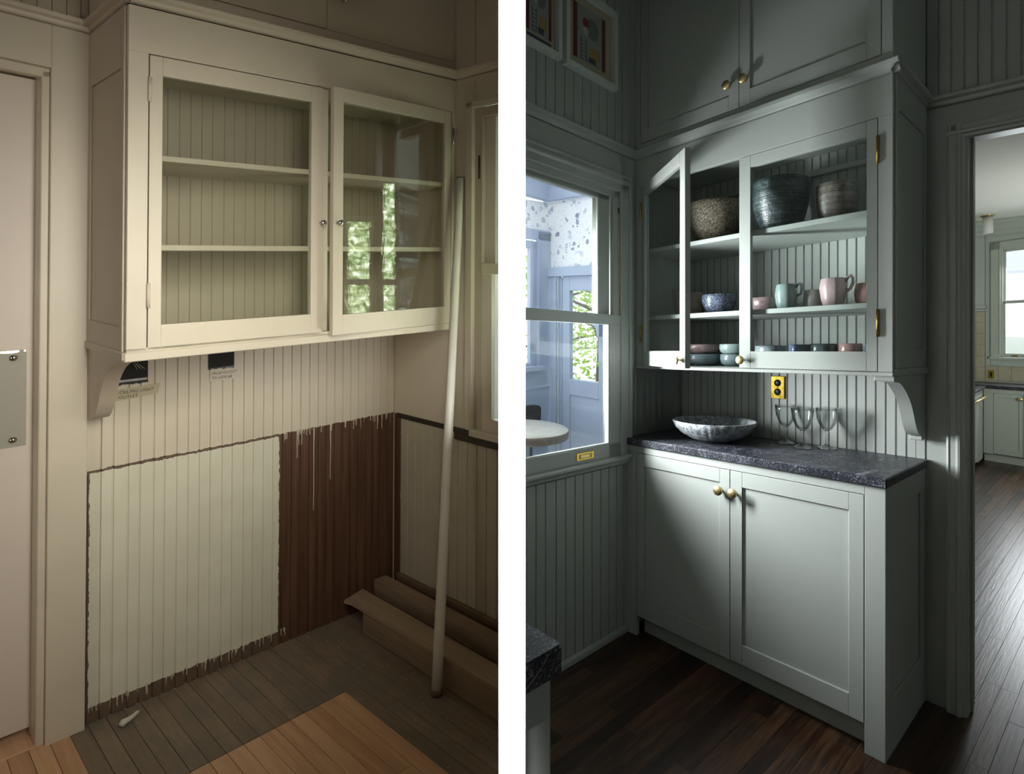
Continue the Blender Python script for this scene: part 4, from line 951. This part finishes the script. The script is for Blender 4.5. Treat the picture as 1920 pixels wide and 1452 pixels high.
for nm, a in (('casing', (-1.462, -1.36, PY-.03, PY, 0, 1.80)), ('casing', (-1.478, -.72, PY-.045, PY, 1.800, 1.870)), ('casing', (-.84, -.76, PY-.03, PY, 0, 1.80)), ('casing_bead', (-1.40, -1.385, PY-.042, PY, 0, 1.80)),
              ('door_stile', (-1.345, -1.268, PY-.012, PY+.03, 0, 1.80)), ('door_stile', (-.985, -.86, PY-.012, PY+.03, 0, 1.80)), ('door_rail', (-1.268, -.985, PY-.012, PY+.03, 1.690, 1.80)),
              ('door_rail', (-1.268, -.985, PY-.012, PY+.03, .900, 1.020)), ('door_panel', (-1.27, -.98, PY-.002, PY+.02, .08, .90)), ('door_stop', (-1.36, -1.345, PY-.02, PY+.03, 0, 1.79))):
    MB(NEW).box(*a, .003).build(nm, B, dq)
MB(NEW).box(-1.268, -.985, PY+.006, PY+.009, 1.02, 1.69, 0).build('pane', 'glass_window', dq)
pts = [(-1.372+.004*math.sin(k*1.3), PY-.035, 1.80-.055*k) for k in range(27)]
MB(NEW).tube(pts, .0035, 6).build('weather_strip', 'white_frame', dq)
sbx(NEW, 'floor', 'ground', -5, -.1, -.25, 5, -.06, -.02)
# cast bracket on the wall by the door
o = MB(NEW).prism('y', [(-.925, 1.36), (-.925, 1.47), (-1.0, 1.47), (-.99, 1.445), (-.955, 1.42), (-.94, 1.36)], .40, .44).build('wall_bracket', 'porch_blue')
tag(o, 'small pale blue scrolled bracket on the porch wall right of the blue door', 'bracket')
# round table and chair
tt = thing('round_table', 'round pale stone topped table on the porch, seen through the window', 'table', NEW, (-1.10, -.20, 0))
Rt = .325
MB(NEW).lathe(-1.08, -.22, .728, [(0, -.012), (Rt-.014, -.012), (Rt-.002, .0), (Rt, .028), (Rt-.003, .0395), (0, .0395)], 72).build('table_edge', 'table_edge', tt)
MB(NEW).lathe(-1.08, -.22, .768, [(0, .0), (Rt-.004, .0), (Rt-.006, .003), (0, .003)], 72).build('table_top', 'table_stone', tt)
MB(NEW).lathe(-1.08, -.22, 0, [(0, 0), (.22, 0), (.20, .03), (.04, .06), (.035, .7), (.12, .727), (0, .727)], 32).build('pedestal', 'dark_rail', tt)
o = thing('porch_chair', 'dark rounded chair back behind the porch table, cut by the left edge', 'chair', NEW, (-1.36, .10, 0))
MB(NEW).prism('x', smoothp([(.0, .80), (.0, .70), (.10, .67), (.20, .67), (.255, .70), (.27, .77), (.25, .83), (.1, .84), (0, .82)]), -1.40, -1.375).build('backrest', 'dark_rail', o)
for yy in (.03, .18): MB(NEW).tube([(-1.39, yy, 0), (-1.39, yy, .69)], .012, 8).build('leg', 'dark_rail', o)
MB(NEW).box(-1.39, -1.08, .0, .24, .42, .44, .006).build('seat', 'dark_rail', o)
# trees in the garden
def tree(x, y, h, r, seed, lb, nleaf=2600):
    rr = random.Random(seed); t = thing('garden_tree', lb, 'tree', NEW, (x, y, 0), 'trees beyond the porch')
    MB(NEW).tube([(x, y, 0), (x+.05, y, h*.4), (x-.03, y+.05, h*.8)], [.07, .05, .02], 8).build('trunk', 'bark', t)
    for k in range(7):
        a = rr.uniform(0, 6.28); z0 = h*rr.uniform(.25, .6)
        MB(NEW).tube([(x, y, z0), (x+.4*r*math.cos(a), y+.4*r*math.sin(a), z0+.12), (x+.95*r*math.cos(a), y+.95*r*math.sin(a), z0+.35*rr.random())], [.028, .018, .006], 6).build('branch', 'bark', t)
    mb = MB(NEW)
    for k in range(nleaf):
        a = rr.uniform(0, 6.28); u = rr.random()**.6*r; zz = h*.62+rr.uniform(-.5, .5)*h*.85*math.sqrt(max(0, 1-(u/r)**2))
        c = Vector((x+u*math.cos(a), y+u*math.sin(a), zz)); d1 = Vector((rr.gauss(0, 1), rr.gauss(0, 1), rr.gauss(0, .6))).normalized()*rr.uniform(.02, .045)
        d2 = d1.cross(Vector((rr.gauss(0, 1), rr.gauss(0, 1), rr.gauss(0, 1)))).normalized()*d1.length*.5
        mb.add([c-d1, c+d2, c+d1, c-d2], [(0, 1, 2, 3)])
    o = mb.build('foliage', 'leaf', t); o['kind'] = 'stuff'
tree(-2.6, 2.4, 2.9, .85, 3, 'bright green leafy tree seen through the glass of the blue door')
tree(-3.3, .9, 3.0, .75, 5, 'bright green tree behind the window at the far left of the porch')
tree(-4.2, 3.4, 3.0, 1.1, 8, 'farther green tree in the garden beyond the blue door')
o = sbx(NEW, 'garden_wall', 'ground', -6, 2.0, 5.5, 5.7, 0, 1.15)

# ================================================================= KITCHEN beyond the doorway
K = 'kitchen_paint'; KY = 4.7; KW = 5.0
def frontier(y): return y
for a in ((-.1, .611, 0, 2.40), (1.25, 3.0, 0, 2.40), (.611, 1.25, 0, 1.03), (.611, 1.25, 2.09, 2.40)): sbx(NEW, 'wall_far', K, a[0], a[1], KW, KW+.10, a[2], a[3])
sbx(NEW, 'wall_left', K, -.2, -.1, .12, KW, 0, 2.40); sbx(NEW, 'wall_right', K, 3.0, 3.1, .1, KW, 0, 2.40)
sbx(NEW, 'ceiling', 'ceiling', -.2, 3.1, .12, KW+.1, 2.40, 2.46)
struct(MB(NEW).prism('x', [(KW-a*2.4, b2) for a, b2 in ((0, 2.26), (.012, 2.26), (.014, 2.30), (.022, 2.31), (.03, 2.35), (.05, 2.375), (.055, 2.40), (0, 2.40))], -.1, 3.0).build('trim_15', K))
wk = sempty('window_6', NEW, (.9, KW, 1))
for nm, a in (('casing', (.521, .598, KW-.022, KW, .925, 2.16)), ('casing', (.521, 1.4, KW-.022, KW, 2.085, 2.16)), ('casing_bead', (.590, .600, KW-.030, KW, 1.03, 2.10)),
              ('jamb', (.598, .618, KW-.01, KW+.08, 1.03, 2.09)), ('upper_sash', (.612, .640, KW+.02, KW+.04, 1.55, 2.08)), ('upper_sash', (.612, 1.25, KW+.02, KW+.04, 2.055, 2.09)),
              ('meeting_rail', (.612, 1.25, KW-.0, KW+.04, 1.537, 1.568)), ('lower_sash', (.612, .640, KW, KW+.02, 1.03, 1.56)), ('lower_sash', (.612, 1.25, KW, KW+.02, 1.005, 1.043)),
              ('sill', (.515, 1.4, KW-.05, KW, .985, 1.004)), ('apron', (.485, 1.4, KW-.014, KW, .914, .99))):
    MB(NEW).box(*a, .002).build(nm, K, wk)
MB(NEW).box(.686, .735, KW-.006, KW, 1.010, 1.026, .001).build('sash_lift', 'old_brass', wk)
MB(NEW).box(.618, 1.25, KW+.028, KW+.031, 1.04, 2.06, 0).build('pane', 'glass_window', wk)
# vertical and horizontal wall battens left of the window
bt = sempty('trim_16', NEW, (.4, KW, 1))
MB(NEW).box(.477, .489, KW-.012, KW, .914, 2.24, .002).build('batten', K, bt); MB(NEW).box(-.1, .489, KW-.012, KW, 1.500, 1.535, .002).build('batten', K, bt); MB(NEW).box(-.1, .489, KW-.02, KW, 1.475, 1.492, .002).build('batten', K, bt)
# tiles
ts = sempty('wall_tiles', NEW, (.5, KW, .76))
for i in range(5):
    for j in range(7):
        x0 = .474-.0775*(i+1)-.0+ (.0775*.0); z1 = 1.470-.115*j
        x0, x1 = (.474-.0775*i-.0765, .474-.0775*i-.001)
        if j == 6: z0_, z1 = .765, 1.470-.115*6
        else: z0_ = z1-.1135
        MB(NEW).box(x0, x1, KW-.008-rnd.random()*.001, KW, z0_, z1, .002).build('tile', 'tile', ts)
for i in range(10): MB(NEW).box(.477+.105*i, .477+.105*i+.1035, KW-.008-rnd.random()*.001, KW, .765, .9125, .002).build('tile', 'tile', ts)
outlet(NEW, .499, .547, .786, .871, KW-.0095, 'small brass switch plate on cream kitchen tiles', False)
# kitchen cabinets and worktops
kb = thing('base_cabinet', 'pale green kitchen base cabinet under the far window', 'cabinet', NEW, (.8, 4.8, 0))
bx(NEW, 'body', K, kb, .512, 1.8, KY+.004, KW-.001, .08, .715)
bx(NEW, 'toe_kick', K, kb, .512, 1.8, KY+.03, KY+.035, .0, .08); bx(NEW, 'top_rail', K, kb, .512, 1.8, KY-.012, KY+.004, .675, .715); bx(NEW, 'stile', K, kb, .512, .590, KY-.012, KY+.004, .08, .675)
dk = framed_door(NEW, kb, .593, .818, .088, .672, KY-.014, .030, .035, .065, K, panel='flat', th=.018)
disc_knob(NEW, .803, KY-.014, .634, 'brass', dk, r=.018, h=.03)
dk = framed_door(NEW, kb, .822, 1.25, .088, .672, KY-.014, .030, .035, .065, K, panel='flat', th=.018)
o = MB(NEW).box(-.09, 1.8, KY-.03, KW-.001, .716, .750, .002).build('worktop', 'granite'); tag(o, 'dark worktop under the far kitchen window', 'worktop')
kl = thing('base_cabinet', 'pale green kitchen cabinet run with a bar handle, left side beyond the doorway', 'cabinet', NEW, (.3, 4.2, 0))
bx(NEW, 'body', K, kl, -.09, .496, 3.2, KY-.032, .06, .712)
bx(NEW, 'stile', K, kl, .496, .511, 4.60, KY-.032, .03, .712); bx(NEW, 'top_rail', K, kl, .496, .511, 3.2, 4.6, .675, .712)
def kdoor(y0, y1, z0, z1):
    d = MB(NEW).box(.497, .513, y0, y0+.04, z0, z1, .001).build('door', K, kl)
    for a in ((y1-.04, y1, z0, z1), (y0+.04, y1-.04, z0, z0+.06), (y0+.04, y1-.04, z1-.05, z1)): MB(NEW).box(.497, .513, *a, .001).build('rail', K, d)
    MB(NEW).box(.497, .504, y0+.04, y1-.04, z0+.06, z1-.05, 0).build('panel', K, d); return d
d = kdoor(4.0, 4.42, .045, .672); kdoor(4.43, 4.60, .03, .672); kdoor(3.4, 3.98, .045, .672)
h = MB(NEW).tube([(.545, 4.10, .638), (.545, 4.60, .638)], .010, 8).build('handle', 'brass', d)
for yy in (4.14, 4.54): MB(NEW).tube([(.513, yy, .638), (.545, yy, .638)], .007, 8).build('post', 'brass', h)
o = MB(NEW).box(-.085, .535, 3.2, KY-.031, .714, .740, .002).build('worktop', 'granite'); tag(o, 'left kitchen worktop running to the corner', 'worktop')
# flush ceiling light
fl = thing('ceiling_light', 'small brass ceiling light with a white cylinder shade in the kitchen', 'lamp', NEW, (.565, 4.5, 2.40))
cx, cy, cz = .585, 4.45, 2.40
MB(NEW).lathe(cx, cy, cz, [(0, -.0005), (.056, -.0005), (.056, -.03), (.05, -.034), (0, -.034)], 28).build('canopy', 'old_brass', fl)
MB(NEW).lathe(cx, cy, cz, [(0, -.034), (.042, -.034), (.042, -.185), (.038, -.19), (.030, -.19), (0, -.186)], 28).build('lamp_shade', 'lamp_shade', fl)
# neighbour's house outside the kitchen window
nh = thing('neighbour_house', 'white clapboard house with grey shingle roof outside the kitchen window', 'house', NEW, (1.5, 9, 0))
for k in range(16): bx(NEW, 'clapboard', 'siding', nh, -2, 6, 8.9-.02, 9.0, .0+.125*k, .0+.125*k+.123, .0)
MB(NEW).prism('x', [(8.7, 1.98), (8.68, 2.02), (9.9, 2.75), (9.9, 2.65)], -2, 6).build('roof', 'roof', nh)
area('kitchen_fill', tuple(NEW(2.3, 2.6, 1.0)), tuple(NEW(.5, 3.6, 1.9)), 1.0, 24, (.98, 1.0, .92), 170)  # added fill that evens out the light on the kitchen ceiling
area('kitchen_window_light', tuple(NEW(.93, 5.25, 1.6)), tuple(NEW(1.0, 3.6, .4)), .6, 22, (.93, .97, 1.0), 150, .9)
area('porch_fill', tuple(NEW(-.75, -.25, 2.5)), tuple(NEW(-1.2, .3, 1.2)), .5, 4.0, (.95, .97, 1.0), 170)  # added lamp under the porch ceiling, standing in for daylight

o = MB().box(-.45, -.045, 3.34, 3.40, 0, 3.2, 0).build('white_backdrop', 'siding')  # white wall added so the old window looks blown out
tag(o, 'blank white shed wall outside the old window, added to whiten the panes', 'backdrop')
